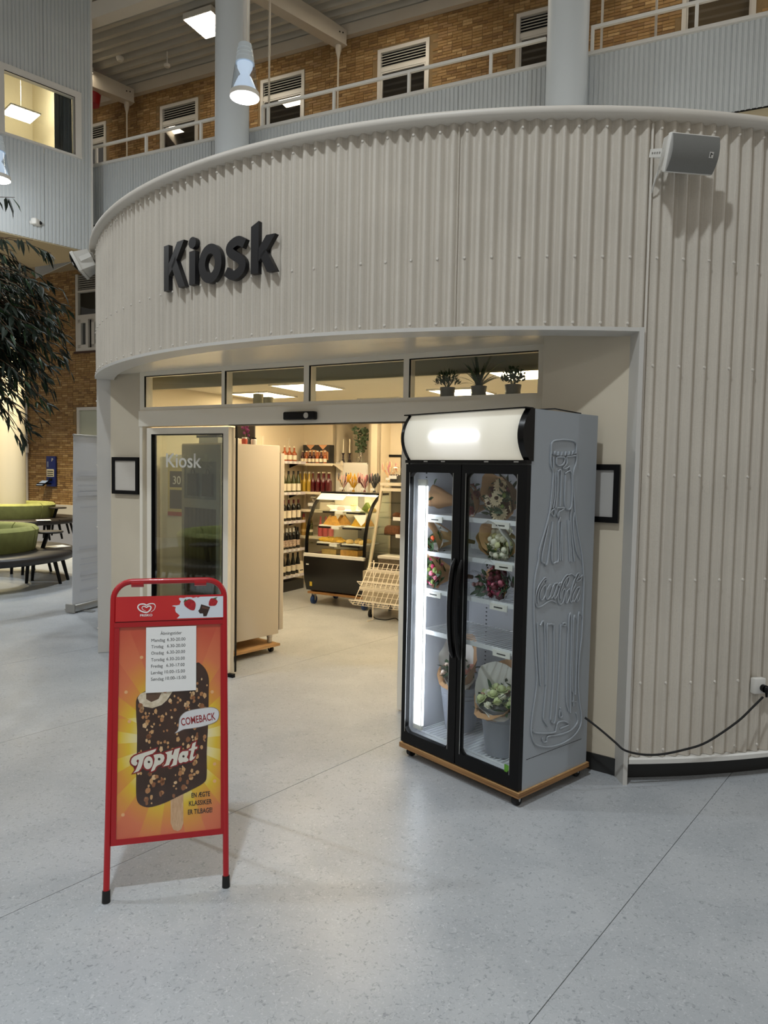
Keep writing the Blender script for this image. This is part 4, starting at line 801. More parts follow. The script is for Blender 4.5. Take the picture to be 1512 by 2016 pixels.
letter('K', -40.65, [[(0, 0), (.058, 0), (.058, .30), (0, .30)], [(.052, .09), (.052, .168), (.158, .30), (.236, .30), (.125, .155)], [(.088, .150), (.132, .212), (.248, 0), (.176, 0)]])
letter('i', -36.75, [[(0, 0), (.06, 0), (.06, .215), (0, .215)], circ(.03, .268, .037)])
letter('o', -35.45, [], [(.108, .110, .108, .123, .046, .062)])
letter('s', -32.2, [thick(smooth2([(.168, .19), (.125, .213), (.085, .210), (.046, .188), (.046, .158), (.085, .128), (.125, .105), (.150, .075), (.142, .038), (.10, .012), (.06, .012), (.012, .042)], 4), .029)])
letter('k', -29.2, [[(0, 0), (.06, 0), (.06, .31), (0, .282)], [(.054, .065), (.054, .14), (.118, .218), (.188, .218), (.10, .105)], [(.072, .100), (.112, .140), (.195, 0), (.124, 0)]])

# ---- black empty picture frames
def picframe(loc, rz, w, h, label, paper=(206, 200, 190)):
    t = thing('picture_frame', label, 'frame', loc, rz, 'black picture frames'); b = .033
    MB().box(-w/2, w/2, -.02, 0, -h/2, -h/2+b).box(-w/2, w/2, -.02, 0, h/2-b, h/2).box(-w/2, -w/2+b, -.02, 0, -h/2+b, h/2-b).box(w/2-b, w/2, -.02, 0, -h/2+b, h/2-b).build('moulding', M['black'], t)
    MB().box(-w/2+b, w/2-b, -.009, -.006, -h/2+b, h/2-b).build('blank_sheet', mat('blank_mount', paper, .5), t, smooth=0)
ang = atan2((B2-B1).y, (B2-B1).x); pmid = B1.lerp(B2, .53); nn = Vector((sin(ang), -cos(ang), 0))
picframe(pmid+nn*.012+Vector((0, 0, 1.66)), ang, .335, .335, 'black frame with a blank sheet on the wall left of the sliding door')
ang2 = atan2((A1-A2).y, (A1-A2).x); q = A2.lerp(A1, .59); nn2 = Vector((sin(ang2), -cos(ang2), 0))
picframe(q+nn2*.012+Vector((0, 0, 1.64)), ang2, .335, .335, 'black frame with a blank grey sheet half hidden behind the grey cooler', (176, 174, 170))

# ---- socket and cable
sk = thing('wall_socket', 'white surface socket with a black plug low on the corrugated wall at the right', 'socket', Dp(13.95, 4.112, .55), radians(13.95))
MB().rbox(-.038, .038, -.038, 0, -.045, .045, .006, 2).build('box', M['white'], sk); MB().cyl((.012, -.038, -.008), (.012, -.0395, -.008), .024, n=16).build('outlet', M['white'], sk)
pg = MB().cyl((.014, -.038, -.008), (.014, -.062, -.010), .020, .022, 14).cyl((.014, -.062, -.012), (.022, -.075, -.012), .022, .014, 12).cyl((.018, -.066, -.02), (.018, -.068, -.055), .009, .006, 8).build('plug', M['black'], sk)
P0 = Vector((1.17, 3.99, .36))
pts = [P0, Vector((1.24, 3.93, .315)), Vector((1.31, 3.88, .262))]+[Dp(t, r, z) for t, r, z in ((2.4, 4.20, .228), (3.8, 4.18, .196), (5.4, 4.17, .19), (7.3, 4.17, .213), (9.2, 4.17, .252), (11.6, 4.18, .362), (13.0, 4.18, .445), (13.8, 4.185, .50))]
tag(MB().tube(smooth2([tuple(p) for p in pts], 6), .0062, 8).build('power_cable', M['rubber'], smooth=70), 'black power cable sagging from the grey cooler to the wall socket', 'cable')

# =================================================================== A-FRAME PAVEMENT SIGN
AU = Vector((.9671, .2552, 0)); AP = Vector((-1.083, 2.757, 0)); RA = atan2(AU.y, AU.x)
af = thing('pavement_sign', 'red tubular pavement sign with an ice cream poster, standing in front of the door', 'sign', AP, RA)
def PF(u, v, d=0.0): return Vector((u, .1915*v-.9816*d, .9816*v+.1915*d))
def arc(cu, cv, r, a0, a1, n=8): return [(cu+r*cos(radians(a0+(a1-a0)*i/n)), cv+r*sin(radians(a0+(a1-a0)*i/n))) for i in range(n+1)]
path = [(-.004, .02)]+[(.004, 1.205)]+arc(.079, 1.205, .075, 180, 90)+arc(.387, 1.205, .075, 90, 0)+[(.466, .02)]
MB().tube([PF(u, v) for u, v in path], .0125, 10).build('front_frame', M['red'], af, smooth=70)
for u in (-.004, .466): MB().cyl(PF(u, .045), PF(u, .0), .0155, .0165, 12).build('foot', M['rubber'], af)
back = [Vector((u, .232-.02+(.75-.21)*(1-z/1.15), z)) for u, z in ((.02, .005), (.03, 1.10))]+[Vector((.06, .232, 1.17)), Vector((.40, .232, 1.17))]+[Vector((u, .232-.02+(.75-.21)*(1-z/1.15), z)) for u, z in ((.43, 1.10), (.44, .005))]
MB().tube(back, .0115, 8).build('rear_frame', M['red'], af, smooth=70)
for u in (.02, .44): MB().cyl((u, .748, .04), (u, .757, 0), .0155, n=10).build('foot', M['rubber'], af)
for u in (.10, .36): MB().cyl(PF(u-.025, 1.272, -.004), PF(u+.025, 1.272, -.004), .0165, n=10).build('hinge', M['red'], af)
MB().tube([Vector((.462, .17, .62)), Vector((.475, .30, .56)), Vector((.468, .42, .60))], .004, 6).build('stay_strap', M['black'], af)
M['redsheet'] = mat('red_sheet', (168, 14, 24), .35, coat=.2)
MB().prism([(.010, .214), (.456, .214), (.456, 1.214), (.010, 1.214)], -.012, 0, PF).build('backboard', M['redsheet'], af)
MB().prism([(.010, .214), (.456, .214), (.456, .236), (.010, .236)], 0, .008, PF).prism([(.010, .236), (.030, .236), (.030, 1.09), (.010, 1.09)], 0, .008, PF).prism([(.445, .236), (.456, .236), (.456, 1.09), (.445, 1.09)], 0, .008, PF).prism([(.010, 1.088), (.456, 1.088), (.456, 1.108), (.010, 1.108)], 0, .010, PF).build('snap_frame', M['redsheet'], af)
def poster_mat():
    m = bpy.data.materials.new('sunburst_print'); m.use_nodes = True; nt = m.node_tree; p = nt.nodes['Principled BSDF']; p.inputs['Roughness'].default_value = .35
    tc = nt.nodes.new('ShaderNodeTexCoord'); sp = nt.nodes.new('ShaderNodeSeparateXYZ'); nt.links.new(tc.outputs['Object'], sp.inputs[0])
    def mth(op, a, b=None):
        n = nt.nodes.new('ShaderNodeMath'); n.operation = op
        for i, q in enumerate((a, b)):
            if q is None: continue
            if isinstance(q, (int, float)): n.inputs[i].default_value = q
            else: nt.links.new(q, n.inputs[i])
        return n.outputs[0]
    dx = mth('SUBTRACT', sp.outputs[0], .25); dz = mth('SUBTRACT', sp.outputs[2], .60)
    r = mth('SQRT', mth('ADD', mth('MULTIPLY', dx, mth('MULTIPLY', dx, 1.5)), mth('MULTIPLY', dz, dz)))
    an = mth('ARCTAN2', dz, dx); ray = mth('SINE', mth('MULTIPLY', an, 13.0)); ray2 = mth('GREATER_THAN', ray, .15)
    up = mth('MULTIPLY', mth('GREATER_THAN', dz, .10), .03)
    fac = mth('ADD', mth('ADD', r, mth('MULTIPLY', ray2, -.045)), up)
    cr = nt.nodes.new('ShaderNodeValToRGB'); el = cr.color_ramp.elements
    el[0].position = .10; el[0].color = c8(248, 240, 214); el[1].position = .50; el[1].color = c8(206, 84, 58)
    for pos, c in ((.17, (244, 226, 140)), (.215, (234, 200, 50)), (.275, (228, 160, 60)), (.36, (224, 124, 80))):
        e = el.new(pos); e.color = c8(*c)
    nt.links.new(fac, cr.inputs[0]); nt.links.new(cr.outputs[0], p.inputs['Base Color'])
    return m
po = MB().prism([(.030, .236), (.445, .236), (.445, 1.088), (.030, 1.088)], 0, .002, PF).build('poster', poster_mat(), af, smooth=0)
M['choc'] = mat('chocolate_print', (66, 38, 26), .35, rgb2=(44, 24, 17), nscale=14)
def flat(nm, poly, d, m, parent=None, base=.002): return MB().prism(poly, base, d, PF).build(nm, m, parent or po, smooth=0)
flat('printed_stick', STICK, .0028, mat('wood_stick_print', (222, 186, 146), .4, rgb2=(200, 158, 116), nscale=40, stretch=(6, 1, 1)))
flat('printed_ice_cream', smooth2(ICE, 3, True), .0032, M['choc'])
flat('printed_bite', CREAM, .0036, mat('cream_print', (238, 226, 202), .4, rgb2=(206, 190, 160), nscale=60)); flat('printed_bite_shade', CREAM2, .0038, mat('bite_shade', (96, 70, 52), .4))
def inside(pt, poly):
    x, y = pt; c = False; n = len(poly)
    for i in range(n):
        x1, y1 = poly[i]; x2, y2 = poly[(i+1) % n]
        if (y1 > y) != (y2 > y) and x < (x2-x1)*(y-y1)/(y2-y1)+x1: c = not c
    return c
rn = random.Random(21); nuts = MB(); ctr = 0
NUTM = [mat('nut_print', c, .4) for c in ((214, 166, 112), (186, 130, 82), (232, 194, 146), (150, 96, 58))]
while ctr < 190:
    u, v = rn.uniform(.10, .40), rn.uniform(.33, .86); s = rn.choice((.0045, .006, .0075, .010, .0125))
    if inside((u, v), ICE) and not inside((u, v), CREAM):
        k = rn.randint(5, 8); a0 = rn.uniform(0, 6); sx = rn.uniform(.6, 1)
        poly = [(u+s*sx*cos(a0+2*pi*j/k)*rn.uniform(.75, 1.1), v+s*sin(a0+2*pi*j/k)*rn.uniform(.75, 1.1)) for j in range(k)]
        if all(inside(q, ICE) for q in poly): nuts.prism(poly, .003, .0037, PF, rn.choice((0, 0, 1, 1, 2, 3))); ctr += 1
nuts.build('printed_nuts', NUTM, po, smooth=0)
def offset(poly, w):
    n = len(poly); A = sum(poly[i][0]*poly[(i+1) % n][1]-poly[(i+1) % n][0]*poly[i][1] for i in range(n)); sg = 1 if A > 0 else -1; out = []
    for i in range(n):
        a, b, c = poly[i-1], poly[i], poly[(i+1) % n]
        e1 = (b[0]-a[0], b[1]-a[1]); e2 = (c[0]-b[0], c[1]-b[1]); l1 = hypot(*e1) or 1; l2 = hypot(*e2) or 1
        nx = (e1[1]/l1+e2[1]/l2)*sg; ny = (-e1[0]/l1-e2[0]/l2)*sg; l = hypot(nx, ny) or 1; k = min(1.6, 2/l)
        out.append((b[0]+nx/l*w*k, b[1]+ny/l*w*k))
    return out
rd = MB(); wt = MB(); hl = MB()
for i, p in enumerate(TOPHAT):
    q = smooth2(p, 3, True) if i in (1,) else p
    rd.prism(offset(q, .0058), .003, .0044+.00002*i, PF); wt.prism(q, .003, .0050+.00002*i, PF)
for p in TOPHOLES: hl.prism(p, .003, .0056, PF)
rd.build('printed_name_outline', mat('dark_red_print', (140, 14, 22), .4), po, smooth=0); wt.build('printed_name', mat('ivory_print', (232, 228, 214), .4), po, smooth=0); hl.build('printed_name_counters', M['choc'], po, smooth=0)
flat('printed_bubble_shade', offset(smooth2(BUBBLE, 3, True), .0022), .0040, mat('grey_print', (150, 140, 136), .4)); flat('printed_bubble', smooth2(BUBBLE, 3, True), .0046, mat('bubble_print', (228, 228, 230), .4))
def ptext(nm, s, u, v, h, width, m, d=.005, tilt=0.0, align='LEFT', offs=0.0, parent=None, nch=None):
    o = text(nm, s, 1.0, m, parent or po, Matrix.Identity(4), ext=.0002, align=align, offset=offs)
    xs = [q.co.x for q in o.data.vertices]; ys = [q.co.y for q in o.data.vertices]
    sx = width/(max(xs)-min(xs)); sy = h/.72
    M4 = frame4(PF(u, v, d), Vector((cos(tilt), 0, 0))+PF(0, sin(tilt)), PF(0, 1)*cos(tilt)-Vector((sin(tilt), 0, 0)))
    o.data.transform(M4 @ Matrix.Diagonal((sx, sy, 1, 1)) @ Matrix.Translation((-min(xs), 0, 0)))
    return o
DRED = mat('wine_red_print', (150, 12, 30), .4); BLKP = mat('black_print', (24, 18, 18), .5)
ptext('printed_bubble_text', 'COMEBACK', .2835, .668, .031, .142, DRED, .0052, radians(6.6), offs=.012)
for s, u, v, w in (('EN ÆGTE', .3256, .372, .075), ('KLASSIKER', .3154, .340, .093), ('ER TILBAGE!', .3114, .306, .099)): ptext('printed_slogan', s, u, v, .0195, w, BLKP, .0034, 0, offs=.012)
bk = MB()
for u, v in ((.06, .82), (.075, .70), (.42, .50), (.055, .33), (.42, .43), (.20, .36), (.12, .96), (.41, .80)):
    bk.prism([(u+.007*cos(a), v+.007*sin(a)) for a in [2*pi*k/12 for k in range(12)]], .002, .0026, PF)
bk.build('printed_light_spots', mat('pale_orange_print', (240, 186, 130), .4), po, smooth=0)
MB().prism([(.030, .236), (.445, .236), (.445, 1.088), (.030, 1.088)], .0062, .0068, PF).build('clear_cover', glass_sheet('clear_plastic', (1, 1, 1), .03, .06), af, smooth=0)
hp = MB().prism([(.014, 1.112), (.456, 1.112), (.456, 1.216), (.014, 1.216)], -.004, .012, PF).build('header_panel', mat('header_red_print', (186, 22, 34), .4, rgb2=(198, 40, 38), nscale=3), af)
def hflat(nm, poly, d, m): return MB().prism(poly, .012, d, PF).build(nm, m, hp, smooth=0)
hflat('printed_milk', SPLASH, .0128, mat('milk_print', (214, 220, 228), .4)); SB = mat('strawberry_print', (190, 34, 44), .4, rgb2=(150, 18, 30), nscale=120)
hflat('printed_strawberry', smooth2(STRAW1, 3, True), .0134, SB); hflat('printed_strawberry', smooth2(STRAW2, 3, True), .0134, SB)
GLF = mat('green_print', (74, 96, 50), .4); hflat('printed_strawberry_leaf', LEAF1, .0138, GLF); hflat('printed_strawberry_leaf', LEAF2, .0138, GLF)
hflat('printed_chocolate', CHOC, .0136, mat('choc_square_print', (52, 34, 28), .4)); hflat('printed_chocolate_light', CHOC2, .014, mat('choc_light_print', (96, 64, 54), .4))
hs = smooth2(HEART, 4); ws = []
n = len(hs); hl_, hr_ = [], []
for i, p in enumerate(hs):
    a = hs[max(i-1, 0)]; b = hs[min(i+1, n-1)]; dx, dy = b[0]-a[0], b[1]-a[1]; l = hypot(dx, dy) or 1; w = .0026*min(1, .25+3*i/n, .25+3*(n-1-i)/n)
    hl_.append((p[0]-dy/l*w, p[1]+dx/l*w)); hr_.append((p[0]+dy/l*w, p[1]-dx/l*w))
hm = MB()
for i in range(n-1): hm.prism([hl_[i], hl_[i+1], hr_[i+1], hr_[i]], .012, .0134, PF)
hm.build('printed_heart', M['paper'], hp, smooth=0)
ptext('printed_heart_text', 'FRISKO', .1128, 1.1312, .0098, .0496, M['paper'], .0135, 0, offs=.02, parent=hp)
# opening hours sheet taped on the cover
oh = thing('opening_hours_notice', 'white paper sheet of opening hours taped on the ice cream poster', 'notice', AP, RA)
MB().prism([(.138, .812), (.343, .812), (.343, 1.084), (.1375, 1.084)], .0072, .0082, PF).build('sheet', M['paper'], oh, smooth=0)
INK = mat('black_ink', (40, 40, 44), .7)
ptext('printed_line', 'Åbningstider', .1955, 1.0506, .0135, .0877, INK, .0084, 0, parent=oh)
for d_, h_, v, u2, w in (('Mandag', '6.30-20.00', 1.0225, .223, .075), ('Tirsdag', '6.30-20.00', .996, .223, .075), ('Onsdag', '6.30-20.00', .9695, .222, .075), ('Torsdag', '6.30-20.00', .9415, .221, .075), ('Fredag', '6.30-17.00', .915, .2205, .075), ('Lørdag', '10.00-15.00', .888, .214, .083), ('Søndag', '10.00-15.00', .8612, .218, .083)):
    ptext('printed_line', d_, .159, v, .0135, {'Mandag': .056, 'Tirsdag': .049, 'Onsdag': .051, 'Torsdag': .054, 'Fredag': .047, 'Lørdag': .047, 'Søndag': .051}[d_], INK, .0084, 0, parent=oh); ptext('printed_line', h_, u2, v+.001, .0135, w, INK, .0084, 0, parent=oh)

# =================================================================== DISPLAY COOLER ON A DOLLY
CL = Vector((.1314, 4.2926, 0)); RC = radians(-48.65)
def caster(parent, x, y, r, zt, wm, w=.022, fork=True):
    f = MB().box(x-w*.9, x+w*.9, y-r*.6, y+r*.6, zt-.005, zt)
    for s in (-1, 1): f.add([(x+s*w*.7, y-r*.45, zt-.004), (x+s*w*.7, y+r*.45, zt-.004), (x+s*w*.7, y+r*.15, r*.8), (x+s*w*.7, y-r*.15, r*.8), (x+s*w*.85, y-r*.45, zt-.004), (x+s*w*.85, y+r*.45, zt-.004), (x+s*w*.85, y+r*.15, r*.8), (x+s*w*.85, y-r*.15, r*.8)], [[0, 1, 2, 3], [7, 6, 5, 4], [0, 4, 5, 1], [1, 5, 6, 2], [2, 6, 7, 3], [3, 7, 4, 0]])
    f = f.build('caster', M['alu'], parent)
    MB().cyl((x-w*.6, y, r), (x+w*.6, y, r), r, n=18).build('wheel', wm, f, smooth=40)
dly = thing('dolly', 'plywood dolly on small swivel casters under the grey display cooler', 'dolly', CL, RC)
MB().box(-.005, .912, -.012, .64, .056, .083).build('board', [M['plyedge']][0], dly); MB().box(-.004, .911, -.011, .639, .083, .0845).build('board_face', M['wood'], dly)
for x, y in ((.045, .045), (.868, .03), (.055, .58), (.858, .585)): caster(dly, x, y, .0285, .058, M['rubber'], .024)
co = thing('display_cooler', 'tall grey two-door display cooler with an embossed bottle on its side', 'cooler', CL, RC)
M['coolgrey'] = mat('grey_cooler_sheet', (158, 164, 170), .30)
M['liner'] = mat('cooler_liner', (196, 198, 204), .45)
Z0, Z1 = .085, 2.078
sh = MB().box(0, .02, .03, .626, Z0, Z1).box(.88, .90, .03, .626, Z0, Z1).box(.02, .88, .59, .626, Z0, Z1).box(.02, .88, .03, .59, Z0, .13).box(.02, .88, .03, .59, 1.79, Z1)
sh.build('body', M['coolgrey'], co)
MB().box(.02, .03, .035, .57, .13, 1.79).box(.87, .88, .035, .57, .13, 1.79).box(.03, .87, .56, .57, .13, 1.79).box(.03, .87, .035, .56, .13, .14).box(.03, .87, .035, .56, 1.78, 1.79).build('inner_liner', M['liner'], co, smooth=0)
rl_ = MB()
for x, y in ((.0305, .14), (.0305, .48), (.8695, .14), (.8695, .48)):
    for k in range(60): rl_.box(x-.0005, x+.0006, y-.006, y+.006, .2+k*.026, .208+k*.026)
for x in (.18, .44, .70):
    for k in range(60): rl_.box(x-.006, x+.006, .5592, .5602, .2+k*.026, .208+k*.026)
stuff(rl_.build('shelf_rail_slots', mat('slot_dark', (60, 62, 66), .6), co, smooth=0))
# sign box with a tube behind a curved diffuser
def sgy(z): return .012-.058*(1-((z-1.945)/.131)**2)
zz = [1.815+.262*i/12 for i in range(13)]
df = MB()
for z in zz: df.v += [(.022, sgy(z), z), (.868, sgy(z), z)]
df.f = [[2*i, 2*i+1, 2*i+3, 2*i+2] for i in range(12)]; df.m = [0]*12
df.build('sign_diffuser', translucent('milky_diffuser', (226, 224, 214), .42), co, smooth=60)
for nm, x0, x1 in (('sign_cap', 0.0, .022), ('sign_cap', .868, .905)):
    m = MB(); poly = [(sgy(z)-.006, z) for z in zz]+[(.04, 2.08), (.04, 1.81)]
    m.prism(poly, x0, x1, lambda u, v, d: Vector((d, u, v))).build(nm, M['blackgloss'], co)
MB().box(.02, .88, .02, .032, 1.815, 2.077).build('sign_reflector', emis('sign_backing_glow', (255, 250, 238), 1.5), co); MB().box(.0, .90, -.03, .035, 2.076, 2.083).box(.0, .90, -.012, .03, 1.797, 1.815).build('sign_trim', M['blackgloss'], co)  # glowing panel added behind the tube to brighten the whole diffuser
tb = MB().cyl((.24, -.035, 1.945), (.60, -.035, 1.945), .005, n=10).build('sign_tube', emis('sign_tube_glow', (235, 240, 255), 30.0), co, smooth=60)
for x in (.16, .30, .62, .82): MB().box(x, x+.03, -.014, -.011, 1.803, 1.809).build('sign_clip', M['alu'], co)
def cdoor(x0, x1, gx0, gx1, hinge):
    z0, z1, g0, g1 = .092, 1.79, .160, 1.742
    d = MB().box(x0, gx0, -.004, .028, z0, z1).box(gx1, x1, -.004, .028, z0, z1).box(gx0, gx1, -.004, .028, z0, g0).box(gx0, gx1, -.004, .028, g1, z1)
    for a, b, sx, sz in ((gx0, g0, 1, 1), (gx1, g0, -1, 1), (gx0, g1, 1, -1), (gx1, g1, -1, -1)):
        d.prism([(a, b), (a+sx*.028, b), (a+sx*.012, b+sz*.010), (a, b+sz*.028)] if True else [], -.004, .028, lambda u, v, q: Vector((u, q, v)))
    d = d.build('door', M['black'], co)
    MB().box(gx0-.004, gx1+.004, .006, .010, g0-.004, g1+.004).build('pane', M['glass'], d, smooth=0)
    MB().box(gx0-.003, gx0, -.0055, -.003, g0, g1).box(gx1, gx1+.003, -.0055, -.003, g0, g1).build('edge_trim', M['alu'], d, smooth=0)
    hx = x1-.028 if hinge == 'L' else x0+.020
    MB().tube([(hx, -.004-.040*sin(pi*min(1, i/14*1.0))**.6, .70+.56*i/14) for i in range(15)], [.010]+[.015]*13+[.010], 10).build('handle', M['blackgloss'], d, smooth=70)
    return d
cdoor(.0, .447, .035, .388, 'L'); dr = cdoor(.453, .90, .487, .838, 'R')
MB().box(.80, .836, .0045, .0058, .165, .205).build('green_sticker', mat('green_sticker', (92, 150, 40), .5), dr, smooth=0)
ls = MB().box(.055, .128, .044, .060, .18, 1.70).build('light_housing', M['white'], co)
MB().box(.064, .119, .041, .044, .21, 1.66).box(.128, .132, .046, .058, .21, 1.66).box(.064, .119, .060, .063, .21, 1.66).build('light_strip', emis('cooler_strip_glow', (236, 242, 255), 7.0), ls, smooth=0)
M['shelfw'] = mat('white_wire', (222, 224, 228), .35)
for i, z in enumerate((1.487, 1.262, 1.037, .783, .148)):
    s = MB().box(.04, .86, .098, .104, z-.022 if i < 4 else z-.006, z+.004).box(.04, .86, .50, .508, z-.006, z).box(.04, .046, .104, .50, z-.006, z).box(.854, .86, .104, .50, z-.006, z)
    for k in range(27): s.box(.062+.0295*k, .066+.0295*k, .104, .50, z-.004, z)
    s = s.build('shelf', M['shelfw'], co, smooth=0)
    if i < 4:
        for x0 in ((.10, .60) if i % 2 == 0 else (.30, .63)):
            MB().box(x0, x0+.12, .088, .096, z-.042, z-.008).build('price_tag', M['white'], s); MB().box(x0+.03, x0+.09, .0868, .088, z-.029, z-.022).build('price_print', M['dark'], s, smooth=0)
for k in range(9): pass
fn = lambda p: Vector((.9036, p[0], p[1]))
em = MB()
for i, p in enumerate(BOTTLE_LINES):
    q = smooth2(p, 4) if i != 1 else p
    em.tube([fn(a) for a in q], .0055, 6)
em.build('bottle_relief', M['coolgrey'], co, smooth=70)
lg = MB()
for p in LOGO_LINES: lg.tube([fn(a) for a in smooth2(p, 5)], .0046, 6)
lg.build('script_relief', M['coolgrey'], co, smooth=70)
fx = MB(); r_ = random.Random(2); x = .06
while x < .56:
    w = r_.uniform(.004, .016); fx.box(.9, .9006, x, x+w, .243-.02*(x-.06), .2465-.02*(x-.06)); x += w+.003
stuff(fx.build('small_print', M['dark'], co, smooth=0))
MB().tube([(.86, .10, 2.078), (.84, .3, 2.098), (.87, .5, 2.084), (.80, .55, 2.09)], .004, 6).build('top_lead', M['black'], co)

# ---- flowers
def petal_disc(n, r0, r1, w, cup, m, mi=0):
    for k in range(n):
        a = 2*pi*k/n; c, s = cos(a), sin(a)
        P = lambda r, t, z: (r*c-t*s, r*s+t*c, z)
        m.add([P(r0, 0, 0), P((r0+r1)*.55, w, cup*.5), P(r1, 0, cup), P((r0+r1)*.55, -w, cup*.5)], [[0, 1, 2, 3]], mi)
FM = {}
def fmesh(kind, key, col, col2=None):
    k = (kind, key)
    if k in FM: return FM[k]
    a = mat(key+'_petal', col, .6, noise=.15, nscale=60); b = mat(key+'_heart', col2 or (60, 34, 20), .7); m = MB()
    if kind == 'gerbera':
        petal_disc(17, .006, .040, .0075, .004, m); petal_disc(14, .005, .030, .0065, .009, m); m.lathe([(0, .012), (.006, .011), (.008, .004), (.008, 0)], 10, mi=1)
    elif kind == 'rose':
        for r, c, n, w in ((.030, .004, 7, .015), (.025, .014, 6, .013), (.018, .022, 5, .011), (.011, .027, 4, .009)): petal_disc(n, .002, r, w, c, m)
        m.ball((0, 0, .012), .017, 8, 5)
    else:
        m.ball((0, 0, .01), .02, 9, 6, (1, 1, .8)); petal_disc(10, .004, .023, .007, .012, m)
    FM[k] = m.mesh('bloom', [a, b], 50, recalc=False); return FM[k]
KRAFT = mat('kraft_paper', (184, 142, 100), .75, noise=.08, nscale=12); WPAP = mat('white_wrap', (220, 218, 214), .7); CLEAR = glass_sheet('cellophane', (.97, .97, .97), .09, .08)
def bouquet(label, loc, rot, Ln, R, flowers, wrap, seed, inner=None, flare=.25, nleaf=30, fill=.9, grp='wrapped bouquets in the cooler'):
    r = random.Random(seed); t = thing('bouquet', label, 'bouquet', loc, 0, grp); t.rotation_euler = rot
    def cone(R, Ln, ph, m, nm):
        g = MB(); n = 28; rings = ((0, .02), (.12, .16), (.45, .42), (.8, .8), (1.0, 1.0))
        for i, (h, rr) in enumerate(rings):
            for k in range(n):
                a = 2*pi*k/n; hh = Ln*h*(1+(flare*cos(a-ph) if i == 4 else flare*.5*cos(a-ph)*(h**2))); q = R*rr*(1+.06*sin(5*a+seed+ph)+.04*sin(9*a)*h)
                g.v.append((q*cos(a), q*sin(a), hh))
        for i in range(len(rings)-1):
            for k in range(n): g.f.append([i*n+k, i*n+(k+1) % n, (i+1)*n+(k+1) % n, (i+1)*n+k]); g.m.append(0)
        return g.build(nm, m, t, smooth=60, recalc=False)
    cone(R, Ln, pi/2, wrap, 'wrap')
    if inner: cone(R*.9, Ln*.98, pi/2+.8, inner, 'inner_wrap')
    pts = []
    for kind, key, col, col2, cnt, sc in flowers:
        me = fmesh(kind, key, col, col2)
        for _ in range(cnt):
            best = None
            for _t in range(25):
                a = r.uniform(0, 2*pi); q = R*fill*sqrt(r.uniform(0, 1))*.85; p = (q*cos(a), q*sin(a))
                dd = min([hypot(p[0]-x[0], p[1]-x[1]) for x in pts] or [9])
                if best is None or dd > best[0]: best = (dd, p)
            p = best[1]; pts.append(p); q = hypot(*p)
            z = Ln*(.96-.20*(q/R)**2)+r.uniform(-.01, .012)
            inst('bloom', me, t, (p[0], p[1], z), (-(p[1])/R*.7+r.uniform(-.2, .2), p[0]/R*.7+r.uniform(-.2, .2), r.uniform(0, 6)), (sc*r.uniform(.88, 1.12),)*3)
    lf = MB()
    for _ in range(nleaf):
        a = r.uniform(0, 2*pi); q = R*sqrt(r.uniform(.02, .85)); z = Ln*r.uniform(.72, .95); T = Matrix.Translation((q*cos(a), q*sin(a), z)) @ Euler((r.uniform(-.8, .8), r.uniform(-1.2, .2), r.uniform(0, 6))).to_matrix().to_4x4() @ Matrix.Scale(r.uniform(.5, .8), 4)
        lf.add([(0, 0, 0), (.03, .016, .003), (.075, .010, 0), (.10, 0, -.01), (.075, -.010, 0), (.03, -.016, .003)], [[0, 1, 2, 3, 4, 5]], 0, T)
    stuff(lf.build('foliage', M['leaf'], t, smooth=0, recalc=False)); 
    MB().cyl((0, 0, -.06), (0, 0, .1), .012, .02, 8).build('stems', M['stem'], t)
    return t
def CW(u, d, z): return CL+Vector((cos(RC)*u-sin(RC)*d, sin(RC)*u+cos(RC)*d, z))
TX = radians(80)
def SZ(z, R, Ln=.24): return z+R*.98-Ln*.17+.004
  # lean of bouquets lying with their heads to the glass
CRM = (250, 234, 200); PNK = (206, 120, 140); WHT = (226, 224, 204); BUR = (92, 18, 34); GRN = (120, 140, 70); MAG = (170, 40, 84)
bouquet('large kraft-wrapped bouquet of cream gerberas on the top shelf', CW(0.615, 0.38, SZ(1.487, 0.125)), (TX, 0, RC-.15), 0.24, 0.125, [('gerbera', 'cream_gerbera', CRM, (70, 40, 20), 5, 1.35), ('bloom', 'burgundy', BUR, None, 3, .8), ('bloom', 'green_bud', GRN, None, 4, .7)], KRAFT, 3, None, .30, 55)
bouquet('kraft-wrapped bouquet of dark red blooms on the top shelf beside the gerberas', CW(0.38, 0.42, SZ(1.487, 0.1)), (TX, 0, RC-.35), 0.24, 0.1, [('rose', 'dark_red', (120, 16, 30), None, 5, 1.1)], KRAFT, 5, WPAP, .25, 40)
bouquet('kraft paper bouquet turned away at the left of the top shelf', CW(0.14, 0.36, SZ(1.487, 0.11)), (TX, 0, RC-.9), 0.24, 0.11, [('rose', 'coral', (196, 70, 80), None, 5, 1.0)], KRAFT, 8, CLEAR, .2, 20)
bouquet('bouquet of white roses in white and kraft paper on the second shelf', CW(0.655, 0.36, SZ(1.262, 0.104)), (TX, 0, RC-.25), 0.24, 0.104, [('rose', 'white_rose', WHT, None, 13, 1.2), ('gerbera', 'white_gerbera', (232, 232, 226), (190, 190, 110), 2, 1.0), ('bloom', 'cream_bud', (208, 208, 160), None, 4, .9)], WPAP, 13, KRAFT, .32, 40)
bouquet('folded white and kraft wrap with red blooms behind the white roses', CW(0.43, 0.42, SZ(1.262, 0.085)), (TX, 0, RC+.35), 0.24, 0.085, [('rose', 'scarlet', (150, 26, 30), None, 4, 1.0)], WPAP, 17, KRAFT, .30, 30)
